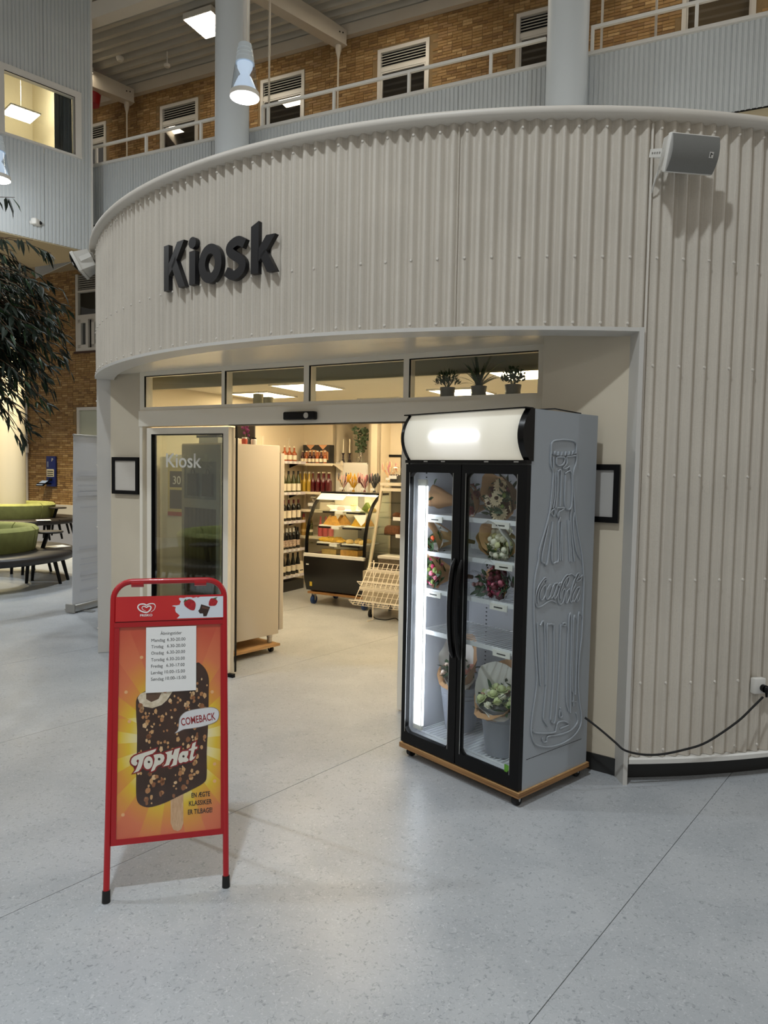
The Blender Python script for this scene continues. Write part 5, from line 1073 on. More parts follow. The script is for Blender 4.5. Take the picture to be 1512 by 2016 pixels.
bouquet('clear-wrapped bouquet with orange blooms at the left of the second shelf', CW(0.165, 0.36, SZ(1.262, 0.1)), (TX, 0, RC-.5), 0.24, 0.1, [('rose', 'orange', (206, 84, 40), None, 4, .95)], KRAFT, 19, WPAP, .3, 35)
bouquet('bouquet of burgundy and pink flowers with one peach gerbera on the third shelf', CW(0.645, 0.35, SZ(1.037, 0.106)), (TX, 0, RC-.2), 0.24, 0.106, [('gerbera', 'peach_gerbera', (228, 172, 130), (120, 70, 40), 2, 1.15), ('rose', 'burgundy_rose', BUR, None, 12, 1.0), ('rose', 'pink_rose', PNK, None, 4, .9), ('rose', 'magenta_rose', MAG, None, 4, .9)], CLEAR, 23, None, .25, 60)
bouquet('bouquet of pink roses and green blooms in kraft paper on the third shelf, left', CW(0.17, 0.35, SZ(1.037, 0.106)), (TX, 0, RC-.35), 0.24, 0.106, [('rose', 'pink_rose', PNK, None, 6, 1.0), ('rose', 'magenta_rose', MAG, None, 3, .9), ('bloom', 'green_bud', GRN, None, 8, 1.0)], KRAFT, 29, None, .25, 55)
bouquet('small cellophane bouquet of pale dried flowers in the middle of the third shelf', CW(0.42, 0.4, SZ(1.037, 0.07)), (TX, 0, RC+.1), 0.22, 0.07, [('bloom', 'dusty_pink', (150, 110, 110), None, 9, .8)], CLEAR, 31, None, .4, 18)
bkt = None
M['zinc'] = mat('grey_zinc', (150, 154, 164), .42, noise=.06, nscale=6)
for (u, d, z, lab) in ((.185, .33, .148, 'grey zinc flower bucket on the left of the cooler floor'), (.60, .23, .148, 'grey zinc flower bucket on the right of the cooler floor')):
    if bkt is None:
        bkt = thing('flower_bucket', lab, 'bucket', CW(u, d, z), RC, 'zinc flower buckets')
        MB().lathe([(.092, 0), (.094, .006), (.128, .27), (.133, .274), (.133, .282), (.126, .282), (.090, .01), (0, .01)], 32).build('pail', M['zinc'], bkt, smooth=45)
        for z_ in (.205, .235): MB().lathe([(.1195+.0315*(z_-.205)/.25, z_-.003), (.1225+.034*(z_-.205)/.25, z_), (.1195+.034*(z_-.205)/.25, z_+.003)], 32).build('rib', M['zinc'], bkt, smooth=60)
    else: dup(bkt, CW(u, d, z), RC, lab)
bouquet('kraft and white wrapped bouquet of blush roses standing in the left bucket', CW(.185, .33, .165), (.12, .03, RC), .42, .125, [('rose', 'blush', (206, 150, 136), None, 9, 1.0), ('rose', 'pale_rose', (226, 206, 190), None, 4, .9)], KRAFT, 37, WPAP, .34, 40)
bouquet('kraft wrapped bouquet of white and pale green roses standing in the right bucket', CW(.60, .23, .165), (.18, .02, RC), .37, .14, [('rose', 'pale_green_rose', (196, 206, 150), None, 10, 1.3), ('rose', 'white_rose', WHT, None, 6, 1.0), ('rose', 'blush', (206, 150, 136), None, 3, 1.0)], KRAFT, 41, WPAP, .34, 50)

# =================================================================== SHOP CONTENTS  (local frame x = s, y = d)
def slab(nm, parent, s0, s1, d0, d1, z0, z1, m, **k): return MB().box(s0, s1, d0, d1, z0, z1).build(nm, m, parent, **k)
# ---- ledge over the door with plants and candles
slab('trim_20', None, -1.0, 2.58, .05, .30, 2.25, 2.268, M['trim'], loc=D0, rz=RS)['kind'] = 'structure'
M['potglass'] = mat('grey_ribbed_pot', (112, 112, 106), .4)
def plant(kind, s, label, seed):
    r = random.Random(seed); t = thing('potted_plant', label, 'plant', S(s, .165, 2.268), RS, 'potted plants on the ledge over the door')
    MB().lathe([(.046, 0), (.050, .004), (.054, .03), (.052, .04), (.056, .07), (.058, .085), (.052, .085), (.049, .07), (0, .07)], 22).build('pot', M['potglass'], t, smooth=40)
    m = MB()
    if kind == 'fern':
        for i in range(26):
            a = r.uniform(0, 2*pi); ln = r.uniform(.13, .27); el = r.uniform(.5, 1.45); p = Vector((0, 0, .08)); d = Vector((cos(a)*cos(el), sin(a)*cos(el)*.45, sin(el)))
            for k in range(9):
                q = p+d*ln/9; sd = d.cross(Vector((0, 0, 1))); sd = sd.normalized() if sd.length > .01 else Vector((1, 0, 0)); w = .020*(1-k/10)
                for sg in (-1, 1): m.add([p, q, q+sd*sg*w+d*.006, p+sd*sg*w+d*.008], [[0, 1, 2, 3]])
                p = q; d = (d+Vector((0, 0, -.10))).normalized()
    else:
        for i in range(230 if kind == 'bush' else 200):
            a = r.uniform(0, 2*pi); q = sqrt(r.random())*.085; z = .085+.11*sqrt(max(0, 1-(q/.09)**2))*r.uniform(.3, 1.15)
            T = Matrix.Translation((q*cos(a), q*sin(a)*.7, z)) @ Euler((r.uniform(-.5, .5), -r.uniform(.3, 1.4), a+r.uniform(-.5, .5))).to_matrix().to_4x4()
            L_, w = (.036, .006) if kind == 'bush' else (.024, .011)
            m.add([(0, 0, 0), (L_*.5, w, 0), (L_, 0, .003), (L_*.5, -w, 0)], [[0, 1, 2, 3]], 0, T)
        for i in range(14): a = r.uniform(0, 6.3); m.cyl((0, 0, .07), (.05*cos(a), .04*sin(a), .15), .0025, n=4)
    stuff(m.build('foliage', M['leaf'], t, smooth=0, recalc=False))
plant('bush', 1.85, 'small bushy potted plant, leftmost of the three over the door', 1)
plant('fern', 2.09, 'tall potted fern, middle plant on the ledge over the door', 2)
plant('round', 2.34, 'round-leaved potted plant, rightmost on the ledge over the door', 3)
M['candle'] = mat('ivory_candle', (196, 186, 150), .6)
for s, h, lab in ((.135, .10, 'taller of two stubby candles on the ledge over the door'), (.24, .07, 'shorter of two stubby candles on the ledge over the door')):
    t = thing('pillar_candle', lab, 'candle', S(s, .165, 2.268), 0, 'stubby candles over the door'); MB().lathe([(.0, 0), (.043, 0), (.044, h-.004), (.040, h), (0, h-.004)], 20).build('wax', M['candle'], t); MB().cyl((0, 0, h-.006), (.002, 0, h+.022), .0018, n=5).build('wick', M['black'], t)

# ---- tall fridge on a dolly inside the door
FO = Vector((-1.43, 6.24, 0)); RF = atan2(.766, .643); M['beige'] = mat('beige_fridge_panel', (208, 198, 182), .42)
fd = thing('dolly', 'plywood dolly with black casters under the tall beige fridge', 'dolly', FO, RF)
MB().box(.06, .66, -.045, .58, .060, .082).build('board', M['wood'], fd)
for x, y in ((.13, .02), (.60, .02), (.13, .5), (.60, .5)): caster(fd, x, y, .028, .06, M['rubber'])
fr = thing('upright_fridge', 'tall beige upright fridge on steel legs just inside the door', 'fridge', FO, RF)
MB().rbox(0, .68, 0, .60, .165, 1.965, .008, 2).build('cabinet', M['beige'], fr)
for x, y in ((.17, .05), (.61, .05), (.17, .54), (.61, .54)): MB().lathe([(.018, 0), (.024, .004), (.024, .05), (.028, .055), (.028, .083)], 14, o=(x, y, .0825)).build('leg', M['chrome'], fr)
MB().rbox(.688, .74, .004, .60, .20, 1.895, .006, 2).build('door', M['beige'], fr); MB().box(.68, .688, .01, .59, .2, 1.9).build('door_seal', M['black'], fr)
MB().box(-.012, 0, .02, .06, .2, 1.95).box(-.012, 0, .54, .58, .2, 1.95).box(-.012, 0, .06, .54, 1.80, 1.95).box(-.012, 0, .06, .54, 1.38, 1.46).box(-.012, 0, .06, .54, .2, .26).build('back_frame', M['frame_grey'], fr)
MB().box(-.006, -.001, .06, .54, 1.46, 1.80).build('upper_panel', mat('grey_panel', (104, 110, 112), .4), fr)
for k in range(8): MB().box(-.010, -.002, .062+.06*k, .116+.06*k, .262, 1.378).build('wood_slat', mat('dark_wood_slat', (52, 42, 34), .5) if k == 0 else bpy.data.materials['dark_wood_slat'], fr, smooth=0)  # reflection of wood slats in the glass, put on the fridge as solid strips
for k, (y0, lab) in enumerate(((.10, 'dark paper carrier bag hanging on the back of the fridge, right one'), (.32, 'dark paper carrier bag hanging on the back of the fridge, left one'))):
    b = thing('carrier_bag', lab, 'bag', FO, RF, 'dark carrier bags'); MB().box(-.035, -.0125, y0, y0+.14, 1.49, 1.69).build('bag_body', M['dark'], b)
    MB().tube([(-.024, y0+.045+.05*(1-cos(pi*i/8))/2, 1.69+.045*sin(pi*i/8)) for i in range(9)], .004, 5).build('bag_handle', M['black'], b)
for (x0, x1, y0, y1, h, m, nm, lab) in ((.02, .18, .08, .36, .05, M['paper'], 'flat_box', 'flat cream box on top of the tall fridge'), (.02, .20, .10, .40, .02, M['dark'], 'tray', 'thin dark tray on top of the tall fridge, over the cream box'), (.30, .46, .3, .5, .06, M['shopwall'], 'flat_box', 'small pale box further back on the fridge top')):
    z = 1.966 if nm != 'tray' else 2.0165; tag(MB().box(x0, x1, y0, y1, z, z+h).build(nm, m, loc=FO, rz=RF), lab, 'tray' if nm == 'tray' else 'box')
for i, (x, y, c, lab) in enumerate(((.20, .05, (226, 222, 214), 'small white jar on the fridge top nearest the door edge'), (.30, .06, (196, 90, 74), 'small coral red jar on the fridge top'), (.40, .05, (230, 226, 220), 'small white pot at the far end of the fridge top'))):
    j = thing('small_jar', lab, 'jar', FO+Vector((cos(RF)*x-sin(RF)*y, sin(RF)*x+cos(RF)*y, 1.966)), 0, 'small jars on the fridge'); MB().lathe([(0, 0), (.026, 0), (.028, .04), (.022, .05), (0, .05)], 14).build('jar_body', mat('jar_glaze', c, .35), j); MB().lathe([(.023, .05), (.023, .062), (0, .062)], 12).build('lid', M['black'] if i != 1 else M['paper'], j)
ws_ = Vector((-1.42, 7.42, 0))
wc = thing('storage_cabinet', 'pale storage cabinet behind the glass of the fixed door panel', 'cabinet', S(-2.16, 1.3), RS)
MB().box(.0, .46, .0, .40, .02, 1.86).build('carcass', M['white'], wc); MB().box(.004, .456, -.012, 0, .04, 1.85).build('door', M['white'], wc); MB().box(.03, .43, .03, .37, 0, .02).build('plinth', M['dark'], wc)
ps = thing('price_poster', 'beige sheet of printed offers on the pale cabinet behind the glass', 'poster', S(-2.16, 1.3)+E2*-.013, RS)
MB().box(.13, .40, -.004, 0, 1.20, 1.80).build('sheet', mat('beige_offer', (206, 194, 140), .6), ps); MB().box(.16, .38, -.0052, -.004, 1.52, 1.70).box(.16, .38, -.0052, -.004, 1.28, 1.49).build('dark_block', mat('grey_offer_block', (88, 80, 74), .6), ps, smooth=0); MB().box(.13, .40, -.0055, -.004, 1.20, 1.245).build('red_strip', mat('brick_red_strip', (166, 70, 44), .6), ps)
text('number', '30', .13, M['paper'], ps, frame4((.20, -.0056, 1.555), (1, 0, 0), (0, 0, 1)))
bx = thing('cardboard_tray', 'stack of white sheets lying on top of the pale cabinet', 'papers', S(-2.16, 1.3, 1.861), RS); MB().box(.05, .36, .03, .3, 0, .012).box(.09, .38, .02, .28, .012, .022).build('sheets', M['paper'], bx)
pf = thing('purple_flowers', 'sprig of purple flowers on the dark wall above the fridge', 'flowers', S(-1.66, 2.17, 0), 0)
MB().lathe([(0, 2.0), (.05, 2.0), (.055, 2.1), (.04, 2.12)], 12).build('cup', M['dark'], pf); m = MB(); r_ = random.Random(6)
for k in range(16): m.ball((r_.uniform(-.05, .05), r_.uniform(-.05, .05), 2.18+r_.uniform(-.04, .09)), .018, 6, 4)
m.build('blooms', mat('purple_bloom', (96, 28, 78), .7), pf); MB().cyl((0, 0, 2.05), (0, 0, 2.2), .006, n=5).build('stems', M['stem'], pf)
tag(MB().box(-.15, .15, -.10, .10, 0, 2.0).box(-.15, .15, .08, .10, 2.0, 2.47).build('dark_shelf_unit', mat('charcoal_unit', (58, 56, 54), .6), loc=S(-1.76, 2.2), rz=RS), 'narrow charcoal shelf unit behind the fridge top', 'cabinet')

# ---- wall shelving in the corner
M['shelf'] = mat('cream_shelf', (226, 216, 196), .5); M['rail'] = mat('lilac_price_rail', (206, 200, 210), .4)
PLM = MB().box(.008, .0095, 0, .05, -.032, 0).mesh('price_label', M['paper'], 0)
def shelving(label, s0, s1, d0, d1, levels, front):
    t = thing('wall_shelving', label, 'shelf', D0, RS)
    for z in levels:
        sh = MB().box(s0, s1, d0, d1, z-.022, z).build('shelf', M['shelf'], t)
        if front == 's':
            MB().box(s1, s1+.008, d0, d1, z-.036, z+.004).build('price_rail', M['rail'], sh); y = d0+.05; m = MB()
            while y < d1-.08: inst('price_label', PLM, sh, (s1, y, z)); y += .11
            MB().add([(s0, d1-.08, z-.022), (s1-.03, d1-.08, z-.022), (s0, d1-.08, z-.10), (s0, d1-.07, z-.022), (s1-.03, d1-.07, z-.022), (s0, d1-.07, z-.10)], [[0, 1, 2], [5, 4, 3], [0, 3, 4, 1], [1, 4, 5, 2], [2, 5, 3, 0]]).build('bracket', M['black'], sh)
        else:
            MB().box(s0, s1, d0-.008, d0, z-.034, z+.002).build('price_rail', M['shelf'], sh)
            MB().add([(s1-.02, d1, z-.022), (s1-.02, d0+.05, z-.022), (s1-.02, d1, z-.11), (s1-.01, d1, z-.022), (s1-.01, d0+.05, z-.022), (s1-.01, d1, z-.11)], [[0, 1, 2], [5, 4, 3], [0, 3, 4, 1], [1, 4, 5, 2], [2, 5, 3, 0]]).build('bracket', M['shelf'], sh)
    return t
t = shelving('cream wall shelving with price rails holding wine, left of the corner', -2.295, -2.05, 3.0, 4.0, (1.855, 1.415, 1.005, .60, .225), 's')
MB().box(-2.295, -2.06, 3.0, 4.0, .0, .14).build('plinth', M['dark'], t)
for y in (3.3, 3.9): m = MB().box(-2.297, -2.28, y, y+.03, 0, 2.2); m.build('upright', M['shelf'], t)
t = shelving('cream wall shelving on the back wall right of the corner', -2.295, -1.58, 4.0, 4.29, (1.835, 1.42, 1.16, .77), 'd')
for x, zt in ((-2.26, 2.15), (-1.62, 1.88)): MB().box(x, x+.03, 4.275, 4.295, 0, zt).build('upright', M['shelf'], t)
# ---- bottles
def bottle_model(nm, label, body, cap, lab, h=.30, r=.037, lz=(.06, .15), glassy=False, grp=None, shape='wine', caplen=.07):
    t = thing(nm, label, 'bottle', (0, 0, -50), 0, grp); k = h/.30
    if shape == 'wine': pr = [(r*.9, 0), (r, .004), (r, .185*k), (r*.92, .205*k), (.016, .235*k), (.0135, .25*k), (.0135, .292*k)]
    elif shape == 'slope': pr = [(r*.9, 0), (r, .004), (r, .13*k), (r*.8, .18*k), (.017, .235*k), (.0135, .26*k), (.0135, .292*k)]
    else: pr = [(r*.9, 0), (r, .004), (r, .14*k), (r*.9, .165*k), (.016, .19*k), (.0125, .215*k), (.0125, .292*k)]
    MB().lathe(pr+[(0, .293*k)], 16).build('glass', body, t, smooth=50)
    if cap: MB().lathe([(.0145, .292*k-caplen), (.0152, .292*k-caplen), (.0152, .297*k), (0, .298*k)], 12).build('capsule', cap, t, smooth=40)
    if lab: MB().lathe([(r+.0006, lz[0]*k), (r+.0012, lz[0]*k), (r+.0012, lz[1]*k), (r+.0006, lz[1]*k)], 16).build('label', lab, t, smooth=60)
    return t
G_ = lambda n, c, rr=.12, co=.3: mat(n, c, rr, coat=co)
DK = G_('dark_bottle_glass', (16, 17, 16)); OL = G_('olive_bottle_glass', (66, 70, 34)); YE = G_('yellow_bottle_glass', (190, 158, 60)); RD = G_('red_drink_glass', (84, 10, 22)); AM = G_('amber_drink_glass', (156, 74, 26)); MR = G_('dark_red_drink', (62, 16, 18)); RO = G_('rose_gold_glass', (176, 138, 70)); PK = G_('pink_glass', (206, 90, 96))
LC = mat('cream_label', (232, 222, 200), .6); LP = mat('pale_pattern_label', (232, 206, 184), .6, rgb2=(120, 104, 92), nscale=60); CR = mat('dark_red_capsule', (74, 16, 20), .35); CW_ = mat('white_capsule', (232, 228, 220), .4); CK = mat('black_capsule', (16, 15, 15), .35); CG = mat('gold_cap', (214, 204, 180), .3)
ORD = ('leftmost', 'second', 'third', 'fourth', 'fifth', 'sixth', 'seventh', 'eighth')
def row(proto, pts, what, grp):
    for i, p in enumerate(pts):
        lab = '%s, %s from the left' % (what, 'first' if i == 0 else ORD[i]) if len(pts) > 1 else what
        if i == 0: proto.location = p; proto['label'] = lab; proto['group'] = grp
        else: dup(proto, p, 0, lab, grp)
LS = lambda d, z, s=-2.115: S(s, d, z)
row(bottle_model('wine_bottle', 'x', DK, CK, LC, .31, .038, (.05, .13), shape='slope', caplen=.075), [LS(3.57+.118*i, .226) for i in range(4)], 'dark wine bottle with cream label on the bottom shelf', 'dark wine bottles on the bottom shelf')
row(bottle_model('wine_bottle', 'x', DK, CW_, LP, .30, .036, (.03, .13), caplen=.06), [LS(3.56+.085*i, .601) for i in range(4)], 'white-capped wine bottle with patterned label on the second lowest shelf', 'white-capped wine bottles')
row(bottle_model('wine_bottle', 'x', DK, CK, LP, .305, .036, (.04, .12)), [LS(3.90, .601, -2.105), LS(3.955, .601, -2.19)], 'black-capped wine bottle beside the white-capped ones', 'black-capped wine bottles')
row(bottle_model('wine_bottle', 'x', DK, CR, LC, .305, .037, (.04, .145)), [LS(3.57+.118*i, 1.006) for i in range(4)], 'red-capped dark wine bottle with cream label on the middle shelf', 'red-capped wine bottles on the middle shelf')
row(bottle_model('wine_bottle', 'x', OL, CK, LC, .305, .038, (.02, .12), shape='slope'), [LS(3.56+.118*i, 1.416) for i in range(4)], 'olive green wine bottle with white label on the upper shelf', 'olive green wine bottles')
row(bottle_model('spirit_bottle', 'x', AM, CG, LC, .22, .037, (.03, .12), shape='sq', caplen=.02), [LS(3.58+.115*i, 1.856) for i in range(3)], 'small amber bottle with cream label on the top shelf', 'small amber bottles on the top shelf')
row(bottle_model('clear_bottle', 'x', YE, CG, None, .29, .035, shape='sq', caplen=.02), [S(-2.19, 4.07, 1.421), S(-2.11, 4.06, 1.421), S(-2.03, 4.07, 1.421), S(-2.15, 4.17, 1.421), S(-2.05, 4.18, 1.421)], 'pale yellow bottle with light stopper on the back wall shelf', 'pale yellow bottles on the back wall shelf')
row(bottle_model('red_bottle', 'x', RD, CG, None, .29, .037, shape='sq', caplen=.012), [S(-1.955+.088*i, 4.06, 1.421) for i in range(4)]+[S(-1.91+.088*i, 4.16, 1.421) for i in range(3)], 'dark red drink bottle on the back wall shelf', 'dark red bottles on the back wall shelf')
row(bottle_model('sparkling_bottle', 'x', RO, mat('rose_foil', (176, 70, 84), .35), mat('gold_label', (216, 186, 120), .5), .32, .042, (.05, .085), shape='slope', caplen=.10), [S(-2.14, 4.10, .771)], 'rose gold sparkling wine bottle with pink foil on the lower back shelf', 'sparkling bottles')
row(bottle_model('sparkling_bottle', 'x', OL, mat('gold_foil', (206, 176, 96), .3), LC, .32, .042, (.05, .085), shape='slope', caplen=.10), [S(-2.02, 4.10, .771)], 'gold-foiled sparkling wine bottle beside the rose gold one', 'sparkling bottles')
row(bottle_model('pink_bottle', 'x', PK, None, None, .30, .04, shape='sq'), [S(-1.84+.09*i, 4.10, .771) for i in range(3)], 'pink bottle on the lower back shelf behind the counter glass', 'pink bottles behind the counter glass')
gb = thing('gift_box', 'black gift box with peach zigzags printed, on the top corner shelf', 'box', S(-2.21, 4.16, 1.836), RS)
MB().box(0, .47, 0, .12, 0, .27).build('box', M['dark'], gb)
PE = mat('peach_print', (214, 160, 116), .6); m = MB(); F2 = lambda u, v, d: Vector((u, -d, v))
for x in (.06, .28): m.prism([(x, .268), (x+.15, .268), (x+.075, .20)], 0, .002, F2); m.prism([(x+.04, .0), (x+.11, .0), (x+.075, .03)], 0, .002, F2)
m.prism([(.03, .05), (.45, .05), (.45, .16), (.39, .20), (.30, .17), (.24, .19), (.17, .20), (.08, .18), (.03, .15)], 0, .0014, F2); m.build('printed_pattern', PE, gb, smooth=0)
mini = None
for i in range(7):
    lab = 'miniature bottle in front of the zigzag gift box, %s from the left' % ('first' if i == 0 else ORD[i])
    p = S(-2.185+.0655*i, 4.12, 1.836)
    if i == 0: mini = bottle_model('miniature_bottle', lab, MR, CG, LC, .185, .028, (.03, .11), shape='sq', caplen=.015, grp='miniature bottles by the gift box'); mini.location = p
    else:
        c = dup(mini, p, 0, lab)
        if i in (1, 4, 6):
            g = [q for q in c.children if q.name.startswith('glass')][0]; g.data = g.data.copy(); g.data.materials[0] = AM
def glass_jar(loc, label, fill, r=.055, h=.15, lid=True, grp=None, tagc=True):
    t = thing('glass_jar', label, 'jar', loc, 0, grp); MB().lathe([(0, 0), (r, 0), (r*1.02, .01), (r*1.02, h*.75), (r*.8, h*.88), (r*.8, h)], 18).build('jar_glass', M['glass'], t, smooth=50)
    MB().lathe([(0, .004), (r*.93, .004), (r*.93, h*.62), (0, h*.66)], 14).build('contents', fill, t, smooth=50)
    if lid: MB().lathe([(r*.85, h), (r*.85, h+.02), (r*.4, h+.035), (.012, h+.04), (.018, h+.06), (0, h+.066)], 16).build('lid', M['chrome'] if fill != M['dark'] else M['glass'], t, smooth=50)
    if tagc: MB().box(-r*.7, r*.7, -r*1.12, -r*1.05, h*.3, h*.55).build('label_card', M['paper'], t, rz=RS)
    return t
glass_jar(S(-1.97, 4.09, 1.161), 'glass jar of dark and white sweets with a white label on the back shelf', mat('liquorice_mix', (48, 42, 40), .5, rgb2=(190, 184, 176), nscale=60), .062, .17)
tag(MB().box(-.09, .09, -.06, .06, 0, .11).box(-.07, .07, -.063, -.06, .06, .10).build('carton', M['shopwall'], loc=S(-1.74, 4.12, 1.161), rz=RS), 'small beige carton on the back shelf, seen through the counter glass', 'carton')
ctn = MB().add([(0, 0, 0), (.12, 0, 0), (.12, .03, .17), (0, .03, .17), (0, .03, 0), (.12, .03, 0), (.12, .05, .17), (0, .05, .17)], [[0, 1, 2, 3], [7, 6, 5, 4], [0, 3, 7, 4], [1, 5, 6, 2], [3, 2, 6, 7], [0, 4, 5, 1]]).build('wine_carton', LC, loc=LS(3.9, .226, -2.065), rz=RS+pi/2, smooth=0); tag(ctn, 'cream card with small dark bottle prints leaning on the bottom shelf bottles', 'card')
MB().box(.02, .10, .006, .0075, .02, .05).build('card_print', M['dark'], ctn, smooth=0)

# ---- niche: white cabinet, candles, vase
nc = thing('niche_cabinet', 'white cabinet filling the niche behind the counter', 'cabinet', S(-1.725, 4.315), RS)
MB().box(0, .53, 0, .46, 0, 1.855).build('carcass', M['white'], nc); MB().box(.53, .55, 0, .46, 0, 1.83).build('end_panel', M['trim'], nc); MB().box(.01, .52, -.014, 0, .05, 1.83).build('door', M['white'], nc)
cp_ = None
for s, lab in ((-1.655, 'left white taper candle in a dark turned holder on the niche cabinet'), (-1.545, 'right white taper candle in a dark turned holder on the niche cabinet')):
    if cp_ is None:
        cp_ = thing('candlestick', lab, 'candle', S(s, 4.40, 1.856), 0, 'taper candles on the niche cabinet')
        MB().lathe([(.0, 0), (.034, 0), (.034, .008), (.018, .02), (.022, .035), (.010, .05), (.014, .075), (.009, .10), (.016, .125), (.024, .132), (.024, .14), (0, .14)], 14).build('holder', mat('dark_turned_wood', (36, 22, 22), .4), cp_, smooth=50)
        MB().cyl((0, 0, .14), (.001, 0, .345), .0105, .0085, 10).build('candle', mat('white_wax', (232, 224, 200), .5), cp_)
    else: dup(cp_, S(s, 4.40, 1.856), 0, lab)
vs = thing('glass_vase', 'bulbous glass vase of eucalyptus branches on the niche cabinet', 'vase', S(-1.37, 4.42, 1.856), 0)
MB().lathe([(0, 0), (.05, 0), (.062, .02), (.066, .06), (.05, .11), (.03, .15), (.028, .18), (.036, .205)], 18).build('vase_glass', M['glass'], vs, smooth=60)
br = MB(); lv = MB(); r_ = random.Random(9)
for i in range(5):
    a = 2.6+.55*i; p = Vector((.02*cos(a), .02*sin(a), .01)); d = Vector((-.5*cos(a)-.05, -.3*sin(a), 1)).normalized(); pts = [p]
    for k in range(8): p = p+d*.062; d = (d+Vector((r_.uniform(-.16, .10), r_.uniform(-.1, .1), -.02))).normalized(); pts.append(p)
    br.tube(pts, .003, 4)
    for q in pts[3:]:
        for _ in range(6):
            T = Matrix.Translation(q+Vector((r_.uniform(-.035, .035), r_.uniform(-.035, .035), r_.uniform(-.03, .03)))) @ Euler((r_.uniform(-1.2, 1.2), r_.uniform(-1.2, 1.2), r_.uniform(0, 6))).to_matrix().to_4x4()
            lv.add([(.024*cos(2*pi*k/7), .020*sin(2*pi*k/7), 0) for k in range(7)], [list(range(7))], 0, T)
br.build('branches', M['stem'], vs); stuff(lv.build('foliage', mat('eucalyptus_leaf', (92, 114, 84), .6), vs, smooth=0, recalc=False))
picframe(S(-.91, 4.60, 1.80), RS, .31, .36, 'black frame with a blank sheet on the back wall of the shop', (206, 192, 170))

# ---- curved glass pastry counter on a dolly
cd = thing('dolly', 'plywood dolly with large blue casters under the black pastry counter', 'dolly', S(-1.33, 2.95), RS)
MB().box(.03, .92, .05, .66, .142, .168).build('board', M['plyedge'], cd)
BW = mat('blue_caster_wheel', (28, 58, 112), .45)
for x, y in ((.09, .11), (.86, .10), (.12, .6), (.82, .6)): caster(cd, x, y, .058, .142, BW, .028)
pc = thing('pastry_counter', 'black pastry counter with curved glass front and pale edge strip', 'counter', S(-1.33, 2.95), RS)
prof = [(.015, .655), (0, .60), (.004, .42), (.02, .32), (.07, .185), (.68, .185), (.70, .655)]
YZ = lambda u, v, d: Vector((d, u, v))
MB().prism(prof, 0, .90, YZ).build('base', mat('black_counter_panel', (20, 19, 18), .28), pc, smooth=25)
MB().prism([(-.012, .632), (.03, .632), (.03, .672), (-.012, .668)], 0, .90, YZ).build('front_edge', M['white'], pc)
gc = smooth2([(.02, .672), (.035, .90), (.10, 1.12), (.22, 1.31), (.40, 1.435)], 4)
m = MB()
for u, v in gc: m.v += [(.03, u, v), (.87, u, v)]
m.f = [[2*i, 2*i+1, 2*i+3, 2*i+2] for i in range(len(gc)-1)]; m.m = [0]*len(m.f); m.build('curved_glass', M['glass'], pc, smooth=60)
for x in (0, .865): m = MB(); m.prism(gc+[(u+.028, v-.01) for u, v in gc[::-1]], x, x+.035, YZ).build('side_frame', M['blackgloss'], pc, smooth=40)
for x in (.012, .884): MB().prism(gc+[(.70, 1.435), (.70, .66)], x, x+.004, YZ).build('side_pane', M['glass'], pc, smooth=0)
MB().box(0, .90, .38, .72, 1.43, 1.455).build('top', M['blackgloss'], pc); MB().prism([(.26, 1.352), (.40, 1.442), (.40, 1.446), (.257, 1.356)], .01, .42, YZ).build('top_card', M['paper'], pc, smooth=0); MB().box(.05, .85, .42, .46, 1.41, 1.43).build('lamp_strip', emis('counter_lamp', (255, 232, 180), 22.0), pc)  # white sheet on the sloping glass is its glare, put in as colour
MB().box(.03, .40, .68, .70, .66, 1.43).box(.50, .87, .68, .70, .66, 1.43).build('sliding_back', mat('pale_back_panel', (224, 216, 198), .4), pc); MB().box(.40, .50, .69, .71, .66, 1.43).build('back_post', M['frame_grey'], pc)
MB().box(.02, .06, .0, .004, .52, .535).build('brand_plate', M['paper'], pc, loc=(.02, -.004, 0)); MB().box(.05, .085, .044, .048, .245, .30).build('warning_sticker', mat('yellow_sticker', (206, 176, 60), .5), pc, loc=(.03, -.02, 0))
SHV = ((.80, .06, .66), (1.02, .10, .66), (1.21, .19, .66))
for z, y0, y1 in SHV:
    s_ = MB().box(.035, .865, y0, y1, z-.008, z).build('glass_shelf', M['glass'], pc, smooth=0); MB().box(.16, .34, y0-.006, y0, z-.022, z).box(.52, .80, y0-.006, y0, z-.022, z).build('shelf_edge', M['black'], s_, smooth=0)
    MB().box(.36, .47, y0-.012, y0-.007, z-.028, z+.006).build('price_tag', M['paper'], s_, smooth=0)
MB().add([(.62, .20, 1.17), (.84, .15, 1.19), (.845, .10, 1.10), (.80, .085, 1.05), (.62, .202, 1.171), (.84, .152, 1.191), (.845, .102, 1.101), (.80, .087, 1.051)], [[0, 1, 2, 3], [7, 6, 5, 4]]).build('notice_sheet', M['paper'], pc, smooth=0)
